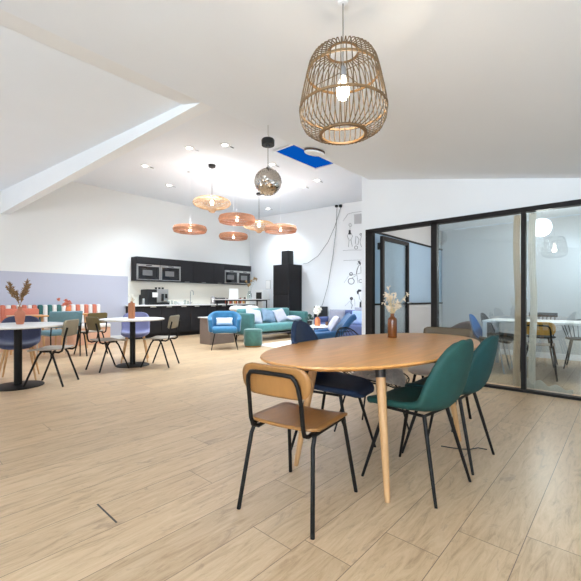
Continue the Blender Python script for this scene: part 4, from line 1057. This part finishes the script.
# dark cord lying on the floor under the chairs
cbp = [at_z(x, y, .004) for x, y in ((441, 446), (450, 447.5), (460, 449), (470, 449.3), (478, 447.8), (487, 449.5))]
o = MB().tube(cbp, .004, 6).build('floor_cable', M['cablem']); tag(o, 'thin dark cord lying on the floor behind the green chair', 'cable')

# ================================================================== LIGHT
def area(name, loc, rot, sx, sy, e, col=(1, 1, 1)):
    l = bpy.data.lights.new(name, 'AREA'); l.shape = 'RECTANGLE'; l.size = sx; l.size_y = sy; l.energy = e; l.color = col
    o = bpy.data.objects.new(name, l); COL.objects.link(o); o.location = loc; o.rotation_euler = rot; return o
FILL_TINT = (.76, .89, 1.0)
for yc, sy, zz, sz, e in ((-1.62, 1.0, 1.27, 1.4, 225), (-.27, 1.0, 1.27, 1.4, 225), (6.4, 1.9, 1.5, 1.8, 46), (8.8, 1.9, 1.5, 1.8, 46)):  # added lamps inside the windows, turned upward to brighten the ceilings
    area('window_daylight', (-2.72, yc, zz), (0, -PI/2-1.2, 0), sz, sy, e, FILL_TINT if yc < 2 else (.95, .97, 1))
for i in range(3):
    xc = -3+(i+.5)*7.9/3
    area('window_daylight', (xc, -2.0, 1.05), (PI/2+1.2, 0, 0), 2.2, .95, 8, FILL_TINT)  # same added upward fill along the rear windows
AIM = ((-.15, .62), (-.2, .5), (0, .55), (.35, .3), (.35, .35), (.1, .1), (.1, -.4), (0, -.4))
for p, (tx, ty) in zip(SPOTS, AIM):
    l = bpy.data.lights.new('spot_beam', 'SPOT'); l.energy = 208; l.spot_size = math.radians(125); l.spot_blend = .8; l.shadow_soft_size = .06; l.color = (.79, .90, 1)
    o = bpy.data.objects.new('spot_beam', l); COL.objects.link(o); o.location = (p.x, p.y, kz(p.y)-.04); o.rotation_euler = Vector((tx*.22, ty*.22, -1)).to_track_quat('-Z', 'Y').to_euler()
area('worktop_light', (6.6, 9.78, 1.555), (0, 0, 0), 4.0, .05, 3.0, (1, .97, .92))  # added fill without a fitting, brightens the splashback under the wall cabinets
for p in PL:
    l = bpy.data.lights.new('pendant_glow', 'POINT'); l.energy = 14; l.shadow_soft_size = .05; l.color = (.95, .97, 1)  # added point lamp above each pendant bulb to brighten the ceiling
    o = bpy.data.objects.new('pendant_glow', l); COL.objects.link(o); o.location = (p.x, p.y, p.z+.11)
l = bpy.data.lights.new('bulb_glow', 'POINT'); l.energy = 7; l.shadow_soft_size = .035; l.color = (1, .82, .60)
o = bpy.data.objects.new('bulb_glow', l); COL.objects.link(o); o.location = (LAMP[0], LAMP[1], 1.97)
l = bpy.data.lights.new('globe_glow', 'POINT'); l.energy = 62; l.shadow_soft_size = .13; l.color = (1, .94, .85)
o = bpy.data.objects.new('globe_glow', l); COL.objects.link(o); o.location = (gp.x, gp.y, gp.z-.28)
w = bpy.data.worlds.new('sky'); scn.world = w; w.use_nodes = True
bg = w.node_tree.nodes['Background']; bg.inputs[0].default_value = (.80, .88, 1, 1); bg.inputs[1].default_value = 1.0
# ================================================================== CAMERA
cam = bpy.data.cameras.new('camera'); co = bpy.data.objects.new('camera', cam); COL.objects.link(co)
cam.sensor_fit = 'HORIZONTAL'; cam.sensor_width = 36; cam.lens = FPX/581*36; cam.shift_y = (YHP-290.5)/581; cam.clip_start = .05
co.location = (0, 0, HC); co.rotation_euler = (PI/2, 0, math.radians(42.2-90)); scn.camera = co
vs = scn.view_settings; vs.view_transform = 'Standard'; vs.look = 'None'; vs.exposure = .22; vs.gamma = 1; vs.use_curve_mapping = False
